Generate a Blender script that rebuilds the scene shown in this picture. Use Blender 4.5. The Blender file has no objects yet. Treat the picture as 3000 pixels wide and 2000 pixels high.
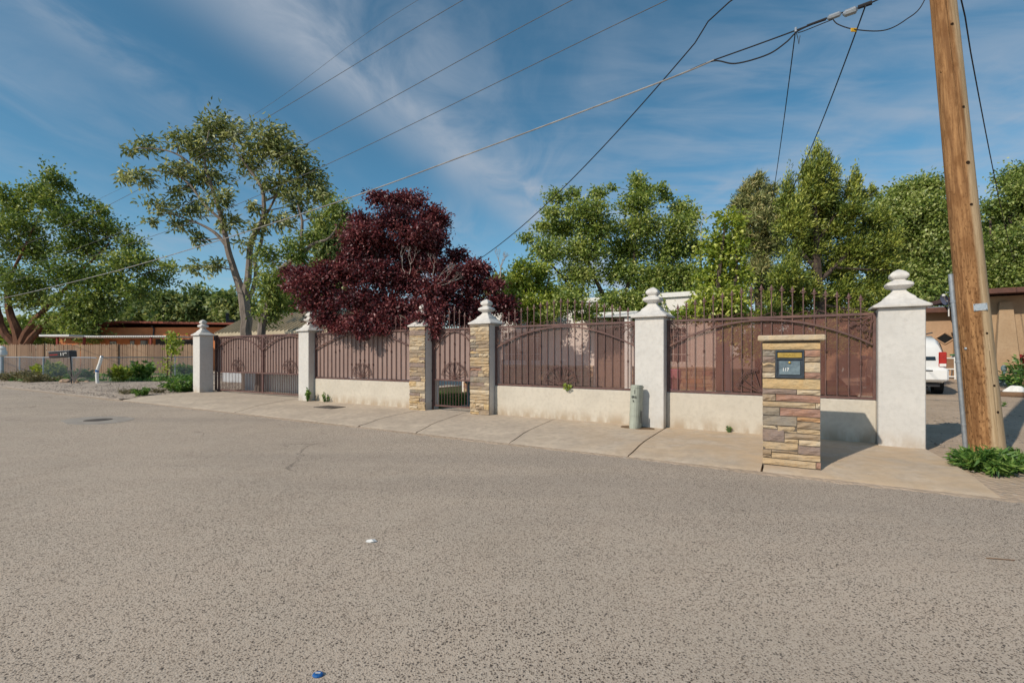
import bpy, math, random
import numpy as np
from math import sin, cos, pi, radians, atan2, sqrt
from mathutils import Vector

# ------------------------------------------------------------------ camera, sky, sun, exposure
scene = bpy.context.scene
col = scene.collection
CAM_H = 1.4
cam = bpy.data.cameras.new('camera'); camo = bpy.data.objects.new('camera', cam); col.objects.link(camo)
cam.sensor_width = 36.0; cam.lens = 17.0; cam.shift_y = 0.0132
cam.clip_start = 0.05; cam.clip_end = 3000
camo.location = (0, 0, CAM_H); camo.rotation_euler = (pi/2, 0, 0)
scene.camera = camo

LIGHT = Vector((1.89, 1.49, -1.66)).normalized()          # direction the sunlight travels
SUN_EL = math.asin(-LIGHT.z); SUN_AZ = atan2(-LIGHT.x, -LIGHT.y) % (2*pi)
sun = bpy.data.lights.new('sun', 'SUN'); suno = bpy.data.objects.new('sun', sun); col.objects.link(suno)
sun.energy = 2.5; sun.angle = radians(0.55); sun.color = (1.0, 0.89, 0.74)
suno.rotation_euler = LIGHT.to_track_quat('-Z', 'Y').to_euler(); suno.location = (-10, -10, 20)

scene.view_settings.view_transform = 'Standard'
scene.view_settings.look = 'None'
scene.view_settings.gamma = 1.0
scene.view_settings.use_curve_mapping = False
scene.view_settings.exposure = 0.62
scene.cycles.max_bounces = 10
scene.cycles.transparent_max_bounces = 12
scene.cycles.sample_clamp_indirect = 6

world = bpy.data.worlds.new('World'); scene.world = world; world.use_nodes = True
def build_world():
    nt = world.node_tree; N = nt.nodes; L = nt.links
    N.clear()
    out = N.new('ShaderNodeOutputWorld'); bg = N.new('ShaderNodeBackground')
    sky = N.new('ShaderNodeTexSky'); sky.sky_type = 'NISHITA'; sky.sun_disc = False
    sky.sun_elevation = SUN_EL; sky.sun_rotation = SUN_AZ
    sky.altitude = 1500; sky.air_density = 1.0; sky.dust_density = 0.7; sky.ozone_density = 1.2
    bg.inputs['Strength'].default_value = 0.090
    tc = N.new('ShaderNodeTexCoord')
    sep = N.new('ShaderNodeSeparateXYZ'); L.new(tc.outputs['Generated'], sep.inputs[0])
    def math_(op, a, b=None, c=None):
        m = N.new('ShaderNodeMath'); m.operation = op
        for i, v in enumerate((a, b, c)):
            if v is None: continue
            if isinstance(v, (int, float)): m.inputs[i].default_value = v
            else: L.new(v, m.inputs[i])
        return m.outputs[0]
    zz = math_('MAXIMUM', sep.outputs['Z'], 0.03)
    zz = math_('ADD', zz, 0.04)
    px = math_('DIVIDE', sep.outputs['X'], zz); py = math_('DIVIDE', sep.outputs['Y'], zz)
    cmb = N.new('ShaderNodeCombineXYZ'); L.new(px, cmb.inputs[0]); L.new(py, cmb.inputs[1])
    def noise(scale, detail, rough, loc=(0,0,0), rot=0.0, scl=(1,1,1), dist=0.0):
        mp = N.new('ShaderNodeMapping'); mp.inputs['Location'].default_value = loc
        mp.inputs['Rotation'].default_value = (0, 0, rot); mp.inputs['Scale'].default_value = scl
        L.new(cmb.outputs[0], mp.inputs[0])
        n = N.new('ShaderNodeTexNoise'); n.inputs['Scale'].default_value = scale
        n.inputs['Detail'].default_value = detail; n.inputs['Roughness'].default_value = rough
        n.inputs['Distortion'].default_value = dist
        L.new(mp.outputs[0], n.inputs['Vector']); return n.outputs['Fac']
    def ramp(v, lo, hi):
        m = N.new('ShaderNodeMapRange'); m.interpolation_type = 'SMOOTHSTEP'
        m.inputs['From Min'].default_value = lo; m.inputs['From Max'].default_value = hi
        L.new(v, m.inputs['Value']); return m.outputs[0]
    # streaky cirrus: long fibres across the sky
    fib = noise(2.0, 7, 0.58, (0.3, 1.7, 0), 0.42, (1.5, 0.7, 1), 0.8)
    fib2 = noise(3.6, 6, 0.55, (4.3, 0.7, 0), -1.1, (0.5, 1.5, 1), 0.5)
    big = noise(0.85, 3, 0.5, (2.15, 3.4, 0), 0.35, (1.2, 0.6, 1), 0.3)
    def band(x0, y0, ang, width, fade):
        # a wide ribbon of cirrus through (x0,y0) on the cloud plane
        dx = math_('SUBTRACT', px, x0); dy = math_('SUBTRACT', py, y0)
        t = math_('ADD', math_('MULTIPLY', dx, -sin(ang)), math_('MULTIPLY', dy, cos(ang)))
        t = math_('ADD', t, math_('MULTIPLY', math_('SUBTRACT', fib, 0.5), 0.35))
        q = math_('DIVIDE', t, width)
        g = math_('POWER', 2.718, math_('MULTIPLY', math_('MULTIPLY', q, q), -1.0))
        return math_('MULTIPLY', g, fade)
    b1 = band(-0.55, 1.55, radians(66), 0.17, 1.0)
    b2 = band(-1.22, 1.55, radians(84), 0.12, 0.6)
    c = math_('MULTIPLY', ramp(fib, 0.28, 0.80), ramp(big, 0.36, 0.70))
    c = math_('ADD', math_('MULTIPLY', c, 0.55), math_('MULTIPLY', math_('MULTIPLY', b1, ramp(fib, -0.15, 0.85)), 0.70))
    c = math_('ADD', c, math_('MULTIPLY', math_('MULTIPLY', b2, ramp(fib, 0.25, 0.72)), 0.6))
    right = math_('MULTIPLY', ramp(px, -0.25, 0.9), ramp(fib2, 0.30, 0.72))
    c = math_('ADD', c, math_('MULTIPLY', right, 0.36))
    low = math_('MULTIPLY', ramp(math_('MULTIPLY', sep.outputs['Z'], -1.0), -0.30, -0.04), ramp(noise(1.3, 5, 0.55, (1.1, 0.2, 0), 0.2, (0.8, 0.5, 1), 0.4), 0.42, 0.62))
    c = math_('ADD', c, math_('MULTIPLY', low, 0.55))
    c = math_('MINIMUM', math_('MULTIPLY', c, 0.98), 0.80)
    hue = N.new('ShaderNodeHueSaturation'); hue.inputs['Hue'].default_value = 0.480; hue.inputs['Saturation'].default_value = 1.24; hue.inputs['Value'].default_value = 0.84
    L.new(sky.outputs[0], hue.inputs['Color'])
    mix = N.new('ShaderNodeMix'); mix.data_type = 'RGBA'
    L.new(c, mix.inputs[0]); L.new(hue.outputs[0], mix.inputs[6]); mix.inputs[7].default_value = (3.0, 3.4, 4.0, 1)
    L.new(mix.outputs[2], bg.inputs['Color']); L.new(bg.outputs[0], out.inputs[0])
build_world()

# ------------------------------------------------------------------ coordinates
F_PX = 1111.0; U0 = 1176.0; V0 = 815.0
def at(u, v, Y): return Vector(((u-U0)/F_PX*Y, Y, CAM_H-(v-V0)/F_PX*Y))
def ground(u, v, z=0.0):
    Y = (CAM_H-z)*F_PX/(v-V0); return Vector(((u-U0)/F_PX*Y, Y, z))
AX = Vector((-0.8544, 0.5195, 0)).normalized(); NX = Vector((0.5195, 0.8544, 0)).normalized()
F0 = Vector((5.69, 7.51, 0))
RZ = atan2(-0.5195, 0.8544)                                # fence frame: +X right along the fence, +Y into the property
def F(s, d=0.0, z=0.0): return F0 + AX*s + NX*d + Vector((0, 0, z))
rng = np.random.default_rng(7); random.seed(7)

# ------------------------------------------------------------------ mesh builder
class MB:
    def __init__(self): self.v = []; self.f = []
    def add(self, vs, fs):
        o = len(self.v); self.v += [tuple(p) for p in vs]; self.f += [tuple(i+o for i in f) for f in fs]; return self
    def box(self, x0, x1, y0, y1, z0, z1):
        return self.add([(x0,y0,z0),(x1,y0,z0),(x1,y1,z0),(x0,y1,z0),(x0,y0,z1),(x1,y0,z1),(x1,y1,z1),(x0,y1,z1)],
            [(0,3,2,1),(4,5,6,7),(0,1,5,4),(1,2,6,5),(2,3,7,6),(3,0,4,7)])
    def bbox(self, x0, x1, y0, y1, z0, z1, b=0.01):
        # box with bevelled vertical and horizontal edges (chamfer)
        X = (x0, x0+b, x1-b, x1); Y = (y0, y0+b, y1-b, y1)
        ring = lambda i, z: [(X[1-i],Y[0+i],z),(X[2+i],Y[0+i],z),(X[3-i],Y[1],z),(X[3-i],Y[2],z),(X[2+i],Y[3-i],z),(X[1-i],Y[3-i],z),(X[0+i],Y[2],z),(X[0+i],Y[1],z)]
        full = lambda z: [(X[1],y0,z),(X[2],y0,z),(x1,Y[1],z),(x1,Y[2],z),(X[2],y1,z),(X[1],y1,z),(x0,Y[2],z),(x0,Y[1],z)]
        ins = lambda z: [(X[1]+b*.3,Y[1],z),(X[2]-b*.3,Y[1],z),(X[2],Y[1]+b*.3,z),(X[2],Y[2]-b*.3,z),(X[2]-b*.3,Y[2],z),(X[1]+b*.3,Y[2],z),(X[1],Y[2]-b*.3,z),(X[1],Y[1]+b*.3,z)]
        rs = [ins(z0), full(z0+b), full(z1-b), ins(z1)]
        vs = [p for r in rs for p in r]; fs = [tuple(range(7,-1,-1)), tuple(range(24,32))]
        for k in range(3):
            for i in range(8):
                j = (i+1) % 8; fs.append((k*8+i, k*8+j, k*8+8+j, k*8+8+i))
        return self.add(vs, fs)
    def tube(self, pts, r, n=6, cap=True):
        pts = [Vector(p) for p in pts]; m = len(pts)
        rs = r if isinstance(r, (list, tuple)) else [r]*m
        vs = []; fs = []; prev = None
        for i, p in enumerate(pts):
            t = (pts[min(i+1, m-1)]-pts[max(i-1, 0)])
            if t.length < 1e-9: t = Vector((0,0,1))
            t.normalize()
            if prev is None:
                a = Vector((0,0,1)) if abs(t.z) < .9 else Vector((1,0,0))
                x = t.cross(a).normalized()
            else:
                x = (prev - t*prev.dot(t))
                x = x.normalized() if x.length > 1e-6 else t.orthogonal().normalized()
            prev = x; y = t.cross(x)
            for k in range(n):
                a = 2*pi*k/n; vs.append(p + x*(cos(a)*rs[i]) + y*(sin(a)*rs[i]))
        for i in range(m-1):
            for k in range(n):
                j = (k+1) % n; fs.append((i*n+k, i*n+j, (i+1)*n+j, (i+1)*n+k))
        if cap: fs += [tuple(range(n-1,-1,-1)), tuple(range((m-1)*n, m*n))]
        return self.add(vs, fs)
    def bar(self, p, q, w, h=None):
        # square bar between two points
        return self.tube([p, q], (w if h is None else (w+h)/2)*0.7071, 4)
    def lathe(self, prof, c=(0,0,0), n=16, sq=None, squash=(1,1)):
        # prof: (radius, z[, squareness]); squareness 1 = square plan
        vs = []; fs = []
        for q in prof:
            r, z = q[0], q[1]; s = q[2] if len(q) > 2 else 0.0
            for k in range(n):
                a = 2*pi*(k+.5)/n if s > .99 else 2*pi*k/n
                a = 2*pi*k/n + pi/4
                e = 2.0/(2.0+s*14.0); ca, sa = cos(a), sin(a)
                x = math.copysign(abs(ca)**e, ca); y = math.copysign(abs(sa)**e, sa)
                vs.append((c[0]+x*r*squash[0], c[1]+y*r*squash[1], c[2]+z))
        for i in range(len(prof)-1):
            for k in range(n):
                j = (k+1) % n; fs.append((i*n+k, i*n+j, (i+1)*n+j, (i+1)*n+k))
        fs += [tuple(range(n-1,-1,-1)), tuple(range((len(prof)-1)*n, len(prof)*n))]
        return self.add(vs, fs)
    def prism(self, poly, z0, z1):
        n = len(poly); vs = [(p[0],p[1],z0) for p in poly]+[(p[0],p[1],z1) for p in poly]
        fs = [tuple(range(n-1,-1,-1)), tuple(range(n,2*n))]+[(i,(i+1)%n,n+(i+1)%n,n+i) for i in range(n)]
        return self.add(vs, fs)
    def prismy(self, poly, y0, y1):
        # poly in x,z extruded along y
        n = len(poly); vs = [(p[0],y0,p[1]) for p in poly]+[(p[0],y1,p[1]) for p in poly]
        fs = [tuple(range(n)), tuple(range(2*n-1,n-1,-1))]+[((i+1)%n,i,n+i,n+(i+1)%n) for i in range(n)]
        return self.add(vs, fs)
    def build(self, name, mat, parent=None, smooth=False, loc=None, rz=0.0):
        me = bpy.data.meshes.new(name); me.from_pydata(self.v, [], self.f); me.update()
        if smooth:
            me.polygons.foreach_set('use_smooth', [True]*len(me.polygons))
            try: me.set_sharp_from_angle(angle=radians(40))
            except Exception: pass
        o = bpy.data.objects.new(name, me); me.materials.append(mat); col.objects.link(o)
        if parent: o.parent = parent
        if loc is not None: o.location = loc
        if rz: o.rotation_euler = (0,0,rz)
        return o
def share(o, name, parent, loc=(0,0,0), rot=(0,0,0), scale=(1,1,1)):
    c = bpy.data.objects.new(name, o.data); col.objects.link(c); c.parent = parent
    c.location = loc; c.rotation_euler = rot; c.scale = scale; return c
def tag(o, label=None, cat=None, group=None, kind=None):
    if label: o['label'] = label
    if cat: o['category'] = cat
    if group: o['group'] = group
    if kind: o['kind'] = kind
    return o
def thing(name, label, cat, loc=(0,0,0), rz=0.0, group=None):
    o = bpy.data.objects.new(name, None); col.objects.link(o); o.empty_display_size = .1
    o.location = loc; o.rotation_euler = (0,0,rz)
    return tag(o, label, cat, group)
def np_mesh(name, V, faces_n, mat, parent=None, tint=None, loc=None):
    # V: (N*faces_n, 3), every faces_n consecutive vertices form one polygon
    me = bpy.data.meshes.new(name); nv = len(V); npoly = nv//faces_n
    me.vertices.add(nv); me.vertices.foreach_set('co', np.asarray(V, dtype=np.float32).ravel())
    me.loops.add(nv); me.loops.foreach_set('vertex_index', np.arange(nv, dtype=np.int32))
    me.polygons.add(npoly); me.polygons.foreach_set('loop_start', np.arange(0, nv, faces_n, dtype=np.int32))
    try: me.polygons.foreach_set('loop_total', np.full(npoly, faces_n, dtype=np.int32))
    except Exception: pass
    if tint is not None:
        a = me.attributes.new('tint', 'FLOAT', 'POINT'); a.data.foreach_set('value', np.repeat(tint, faces_n).astype(np.float32))
    me.update(calc_edges=True); me.validate()
    o = bpy.data.objects.new(name, me); me.materials.append(mat); col.objects.link(o)
    if parent: o.parent = parent
    if loc is not None: o.location = loc
    return o
def text_part(txt, size, name, mat, parent, loc, rot, depth=0.001, bold=0.0, squeeze=1.0):
    cu = bpy.data.curves.new('txt', 'FONT'); cu.body = txt; cu.size = size; cu.extrude = depth; cu.offset = bold
    cu.align_x = 'CENTER'; cu.align_y = 'CENTER'
    t = bpy.data.objects.new('txt', cu); col.objects.link(t)
    dg = bpy.context.evaluated_depsgraph_get()
    me = bpy.data.meshes.new_from_object(t.evaluated_get(dg))
    bpy.data.objects.remove(t); bpy.data.curves.remove(cu)
    me.name = name; me.materials.clear(); me.materials.append(mat)
    o = bpy.data.objects.new(name, me); col.objects.link(o); o.parent = parent
    o.location = loc; o.rotation_euler = rot; o.scale = (squeeze,1,1); return o

# ------------------------------------------------------------------ materials
def new_mat(name):
    m = bpy.data.materials.new(name); m.use_nodes = True; m.node_tree.nodes.clear(); return m, m.node_tree.nodes, m.node_tree.links
def nmath(N, L, op, a, b=None):
    m = N.new('ShaderNodeMath'); m.operation = op
    for i, v in enumerate((a, b)):
        if v is None: continue
        if isinstance(v, (int, float)): m.inputs[i].default_value = v
        else: L.new(v, m.inputs[i])
    return m.outputs[0]
def nnoise(N, L, vec, scale, detail=4, rough=0.55, dist=0.0):
    n = N.new('ShaderNodeTexNoise'); n.inputs['Scale'].default_value = scale; n.inputs['Detail'].default_value = detail
    n.inputs['Roughness'].default_value = rough; n.inputs['Distortion'].default_value = dist
    L.new(vec, n.inputs['Vector']); return n.outputs['Fac']
def nramp(N, L, v, lo, hi, a=0.0, b=1.0, smooth=True):
    m = N.new('ShaderNodeMapRange'); m.interpolation_type = 'SMOOTHSTEP' if smooth else 'LINEAR'
    m.inputs['From Min'].default_value = lo; m.inputs['From Max'].default_value = hi
    m.inputs['To Min'].default_value = a; m.inputs['To Max'].default_value = b
    L.new(v, m.inputs['Value']); return m.outputs[0]
def nmix(N, L, fac, a, b, mode='MIX'):
    m = N.new('ShaderNodeMix'); m.data_type = 'RGBA'; m.blend_type = mode
    for i, v in ((0, fac), (6, a), (7, b)):
        if isinstance(v, (int, float)): m.inputs[i].default_value = v
        elif isinstance(v, (tuple, list)): m.inputs[i].default_value = (*v[:3], 1)
        else: L.new(v, m.inputs[i])
    return m.outputs[2]
def nvec(N, L, scl=(1,1,1), kind='Object', rot=(0,0,0)):
    tc = N.new('ShaderNodeTexCoord'); mp = N.new('ShaderNodeMapping'); mp.inputs['Scale'].default_value = scl
    mp.inputs['Rotation'].default_value = rot
    L.new(tc.outputs[kind], mp.inputs[0]); return mp.outputs[0]
def nworld(N, L, scl=(1,1,1), rot=(0,0,0)):
    g = N.new('ShaderNodeNewGeometry'); mp = N.new('ShaderNodeMapping'); mp.inputs['Scale'].default_value = scl
    mp.inputs['Rotation'].default_value = rot
    L.new(g.outputs['Position'], mp.inputs[0]); return mp.outputs[0]
def nbump(N, L, h, dist, strength=1.0):
    b = N.new('ShaderNodeBump'); b.inputs['Distance'].default_value = dist; b.inputs['Strength'].default_value = strength
    L.new(h, b.inputs['Height']); return b.outputs[0]
def finish(N, L, color, rough=0.8, normal=None, metallic=0.0, spec=0.3, **kw):
    p = N.new('ShaderNodeBsdfPrincipled'); o = N.new('ShaderNodeOutputMaterial')
    for k, v in (('Base Color', color), ('Roughness', rough), ('Metallic', metallic), ('Specular IOR Level', spec)):
        if isinstance(v, (int, float)): p.inputs[k].default_value = v
        elif isinstance(v, (tuple, list)): p.inputs[k].default_value = (*v[:3], 1)
        else: L.new(v, p.inputs[k])
    if normal is not None: L.new(normal, p.inputs['Normal'])
    for k, v in kw.items(): p.inputs[k].default_value = v
    L.new(p.outputs[0], o.inputs[0]); return p
def pmat(name, c1, c2=None, scale=6.0, rough=0.8, bump=0.0, bscale=40.0, metallic=0.0, spec=0.3, stretch=(1,1,1), blot=None, world_=False, **kw):
    m, N, L = new_mat(name); c2 = c2 or tuple(x*0.82 for x in c1)
    vec = nworld(N, L, stretch) if world_ else nvec(N, L, stretch)
    f = nramp(N, L, nnoise(N, L, vec, scale, 6, 0.62), 0.32, 0.68)
    c = nmix(N, L, f, c1, c2)
    if blot:
        g = nramp(N, L, nnoise(N, L, vec, scale*0.23, 5, 0.6), 0.5, 0.72)
        c = nmix(N, L, g, c, blot)
    nm = nbump(N, L, nnoise(N, L, vec, bscale, 4, 0.6), bump) if bump else None
    finish(N, L, c, rough, nm, metallic, spec, **kw); return m
def leaf_mat(name, c1, c2, c3, transl=0.42, gloss=0.035):
    m, N, L = new_mat(name)
    a = N.new('ShaderNodeAttribute'); a.attribute_name = 'tint'
    f1 = nramp(N, L, a.outputs['Fac'], 0.0, 0.6, smooth=False); f2 = nramp(N, L, a.outputs['Fac'], 0.6, 1.0, smooth=False)
    c = nmix(N, L, f2, nmix(N, L, f1, c1, c2), c3)
    d = N.new('ShaderNodeBsdfDiffuse'); t = N.new('ShaderNodeBsdfTranslucent'); g = N.new('ShaderNodeBsdfGlossy')
    g.inputs['Roughness'].default_value = 0.5
    L.new(c, d.inputs[0]); L.new(nmix(N, L, 0.5, c, (1.0,0.95,0.45), 'MULTIPLY') if c1[1] > c1[0] else c, t.inputs[0])
    g.inputs[0].default_value = (0.9,0.95,1.0,1)
    m1 = N.new('ShaderNodeMixShader'); m1.inputs[0].default_value = transl; L.new(d.outputs[0], m1.inputs[1]); L.new(t.outputs[0], m1.inputs[2])
    m2 = N.new('ShaderNodeMixShader'); m2.inputs[0].default_value = gloss; L.new(m1.outputs[0], m2.inputs[1]); L.new(g.outputs[0], m2.inputs[2])
    o = N.new('ShaderNodeOutputMaterial'); L.new(m2.outputs[0], o.inputs[0]); return m

def road_mat():
    m, N, L = new_mat('chip_seal')
    v = nworld(N, L); vf = nworld(N, L, (1,1,1), (0,0,-RZ))
    vo = N.new('ShaderNodeTexVoronoi'); vo.inputs['Scale'].default_value = 112; vo.inputs['Randomness'].default_value = 1.0
    L.new(v, vo.inputs['Vector'])
    sp = N.new('ShaderNodeSeparateColor'); L.new(vo.outputs['Color'], sp.inputs[0])
    size = nramp(N, L, sp.outputs[1], 0, 1, 0.24, 0.58, False)
    inst = nmath(N, L, 'LESS_THAN', vo.outputs['Distance'], size)
    dark = nmath(N, L, 'LESS_THAN', sp.outputs[0], 0.50)
    st = nmath(N, L, 'MULTIPLY', inst, dark)
    lite = nmath(N, L, 'MULTIPLY', inst, nmath(N, L, 'GREATER_THAN', sp.outputs[0], 0.80))
    big = nnoise(N, L, v, 0.45, 5, 0.6); mid = nnoise(N, L, v, 3.0, 5, 0.6); fine = nnoise(N, L, v, 160, 3, 0.6)
    base = nmix(N, L, nramp(N, L, big, 0.35, 0.65), (0.554, 0.449, 0.353), (0.479, 0.391, 0.307))
    base = nmix(N, L, nramp(N, L, mid, 0.3, 0.7, 0, 0.45), base, (0.554, 0.470, 0.382))
    base = nmix(N, L, nramp(N, L, fine, 0.35, 0.65, 0, 0.4), base, (0.302, 0.252, 0.206))
    # worn, oily tracks that run along the street, as bands of grime
    tr = nnoise(N, L, nworld(N, L, (0.10, 0.9, 1), (0,0,-RZ)), 0.8, 4, 0.55)
    base = nmix(N, L, nramp(N, L, tr, 0.52, 0.70, 0, 0.30), base, (0.336, 0.277, 0.227))
    ve = N.new('ShaderNodeTexVoronoi'); ve.feature = 'DISTANCE_TO_EDGE'; ve.inputs['Scale'].default_value = 0.28
    wv = N.new('ShaderNodeVectorMath'); wv.operation = 'ADD'; nz_ = N.new('ShaderNodeTexNoise'); nz_.inputs['Scale'].default_value = 1.1; nz_.inputs['Detail'].default_value = 6
    L.new(v, nz_.inputs['Vector']); L.new(v, wv.inputs[0]); L.new(nz_.outputs['Color'], wv.inputs[1]); L.new(wv.outputs[0], ve.inputs['Vector'])
    crk = nmath(N, L, 'MULTIPLY', nramp(N, L, ve.outputs['Distance'], 0.002, 0.0065, 1, 0), nramp(N, L, nnoise(N, L, v, 0.35, 3, 0.5), 0.50, 0.60))
    base = nmix(N, L, nmath(N, L, 'MULTIPLY', crk, 0.65), base, (0.13, 0.105, 0.085))
    lanes = nnoise(N, L, nworld(N, L, (0.05, 0.55, 1), (0,0,-RZ)), 1.0, 3, 0.5)
    base = nmix(N, L, nramp(N, L, lanes, 0.45, 0.62, 0, 0.45), base, (0.33, 0.28, 0.235))
    dust = nnoise(N, L, v, 0.9, 6, 0.65, 0.8)
    base = nmix(N, L, nramp(N, L, dust, 0.55, 0.75, 0, 0.35), base, (0.56, 0.47, 0.375))
    vs_ = N.new('ShaderNodeTexVoronoi'); vs_.inputs['Scale'].default_value = 0.75; L.new(nworld(N, L, (0.7,1,1), (0,0,-RZ)), vs_.inputs['Vector'])
    ss_ = N.new('ShaderNodeSeparateColor'); L.new(vs_.outputs['Color'], ss_.inputs[0])
    spot = nmath(N, L, 'MULTIPLY', nramp(N, L, vs_.outputs['Distance'], 0.07, 0.13, 1, 0), nmath(N, L, 'LESS_THAN', ss_.outputs[0], 0.22))
    base = nmix(N, L, nmath(N, L, 'MULTIPLY', spot, 0.5), base, (0.20, 0.165, 0.135))
    stc = nmix(N, L, sp.outputs[2], (0.035, 0.036, 0.040), (0.16, 0.12, 0.085))
    dens = nramp(N, L, nnoise(N, L, v, 0.7, 3, 0.5), 0.3, 0.6, 0.75, 1.0)
    c = nmix(N, L, nmath(N, L, 'MULTIPLY', st, dens), base, stc)
    v2 = N.new('ShaderNodeTexVoronoi'); v2.inputs['Scale'].default_value = 58; L.new(v, v2.inputs['Vector'])
    s2 = N.new('ShaderNodeSeparateColor'); L.new(v2.outputs['Color'], s2.inputs[0])
    st2 = nmath(N, L, 'MULTIPLY', nmath(N, L, 'LESS_THAN', v2.outputs['Distance'], nramp(N, L, s2.outputs[1], 0, 1, 0.2, 0.42, False)), nmath(N, L, 'LESS_THAN', s2.outputs[0], 0.40))
    c = nmix(N, L, nmath(N, L, 'MULTIPLY', st2, dens), c, nmix(N, L, s2.outputs[2], (0.030, 0.028, 0.028), (0.14, 0.10, 0.075)))
    c = nmix(N, L, nmath(N, L, 'MULTIPLY', lite, 0.6), c, (0.588, 0.512, 0.428))
    h = nmath(N, L, 'SUBTRACT', nmath(N, L, 'MULTIPLY', fine, 0.35), nmath(N, L, 'MULTIPLY', vo.outputs['Distance'], 0.9))
    finish(N, L, c, 0.88, nbump(N, L, h, 0.004, 0.6), 0, 0.25); return m
def concrete_mat():
    m, N, L = new_mat('sidewalk_concrete'); v = nworld(N, L)
    a = nnoise(N, L, v, 1.1, 6, 0.62, 0.4); b = nnoise(N, L, v, 7, 6, 0.65); f = nnoise(N, L, v, 220, 2, 0.5)
    sx = N.new('ShaderNodeSeparateXYZ'); L.new(v, sx.inputs[0])
    c = nmix(N, L, nramp(N, L, a, 0.35, 0.66), (0.605, 0.504, 0.391), (0.496, 0.412, 0.323))
    c = nmix(N, L, nramp(N, L, b, 0.40, 0.66, 0, 0.65), c, (0.386, 0.319, 0.252))
    # rusty, sandy staining on the slabs by the mailbox
    orange = nmath(N, L, 'MULTIPLY', nramp(N, L, sx.outputs[0], -0.5, 3.6), nramp(N, L, nnoise(N, L, v, 1.7, 5, 0.6), 0.3, 0.62))
    c = nmix(N, L, nmath(N, L, 'MULTIPLY', orange, 0.55), c, (0.554, 0.386, 0.223))
    streak = nnoise(N, L, nworld(N, L, (0.6, 5, 1), (0,0,-RZ)), 1.4, 5, 0.65)
    c = nmix(N, L, nramp(N, L, streak, 0.54, 0.76, 0, 0.45), c, (0.353, 0.302, 0.252))
    c = nmix(N, L, nramp(N, L, f, 0.3, 0.7, 0, 0.22), c, (0.336, 0.277, 0.227))
    vo = N.new('ShaderNodeTexVoronoi'); vo.inputs['Scale'].default_value = 6.0; L.new(v, vo.inputs['Vector'])
    c = nmix(N, L, nmath(N, L, 'MULTIPLY', nmath(N, L, 'LESS_THAN', vo.outputs['Distance'], 0.035), 0.75), c, (0.09, 0.075, 0.06))
    h = nmath(N, L, 'ADD', nmath(N, L, 'MULTIPLY', f, 0.3), b)
    finish(N, L, c, 0.85, nbump(N, L, h, 0.004, 0.7), 0, 0.25); return m
def ground_mat(name, c1, c2, stone1, stone2, sscale=22, cover=0.5, bump=0.02):
    m, N, L = new_mat(name); v = nworld(N, L)
    vo = N.new('ShaderNodeTexVoronoi'); vo.inputs['Scale'].default_value = sscale; L.new(v, vo.inputs['Vector'])
    sp = N.new('ShaderNodeSeparateColor'); L.new(vo.outputs['Color'], sp.inputs[0])
    a = nnoise(N, L, v, 0.6, 6, 0.62); b = nnoise(N, L, v, 9, 6, 0.65)
    c = nmix(N, L, nramp(N, L, a, 0.35, 0.65), c1, c2)
    c = nmix(N, L, nramp(N, L, b, 0.4, 0.7, 0, 0.5), c, tuple(x*0.62 for x in c1))
    st = nmath(N, L, 'MULTIPLY', nmath(N, L, 'LESS_THAN', sp.outputs[0], cover), nramp(N, L, vo.outputs['Distance'], 0.30, 0.45, 1, 0))
    c = nmix(N, L, st, c, nmix(N, L, sp.outputs[1], stone1, stone2))
    h = nmath(N, L, 'SUBTRACT', nmath(N, L, 'MULTIPLY', b, 0.6), nmath(N, L, 'MULTIPLY', vo.outputs['Distance'], 0.8))
    finish(N, L, c, 0.95, nbump(N, L, h, bump, 0.9), 0, 0.1); return m
def stucco(name, c1, c2, stain, bs=120, grime=0.5):
    m, N, L = new_mat(name); v = nvec(N, L); vw = nworld(N, L)
    a = nnoise(N, L, vw, 1.6, 6, 0.6, 0.3); b = nnoise(N, L, vw, 14, 5, 0.6); f = nnoise(N, L, vw, bs, 3, 0.6)
    c = nmix(N, L, nramp(N, L, a, 0.34, 0.66), c1, c2)
    c = nmix(N, L, nramp(N, L, b, 0.42, 0.72, 0, 0.45), c, stain)
    sx = N.new('ShaderNodeSeparateXYZ'); L.new(vw, sx.inputs[0])
    splash = nmath(N, L, 'MULTIPLY', nramp(N, L, sx.outputs[2], 0.30, 0.0), nramp(N, L, nnoise(N, L, nworld(N, L, (1,1,0.35)), 5, 5, 0.6), 0.32, 0.62))
    c = nmix(N, L, nmath(N, L, 'MULTIPLY', splash, grime), c, (0.40, 0.32, 0.235))
    run = nnoise(N, L, nworld(N, L, (5, 5, 0.3)), 1.8, 5, 0.65)
    c = nmix(N, L, nramp(N, L, run, 0.56, 0.80, 0, 0.5*grime), c, stain)
    h = nmath(N, L, 'ADD', f, nmath(N, L, 'MULTIPLY', b, 0.8))
    finish(N, L, c, 0.9, nbump(N, L, h, 0.006, 0.8), 0, 0.2); return m
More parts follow.
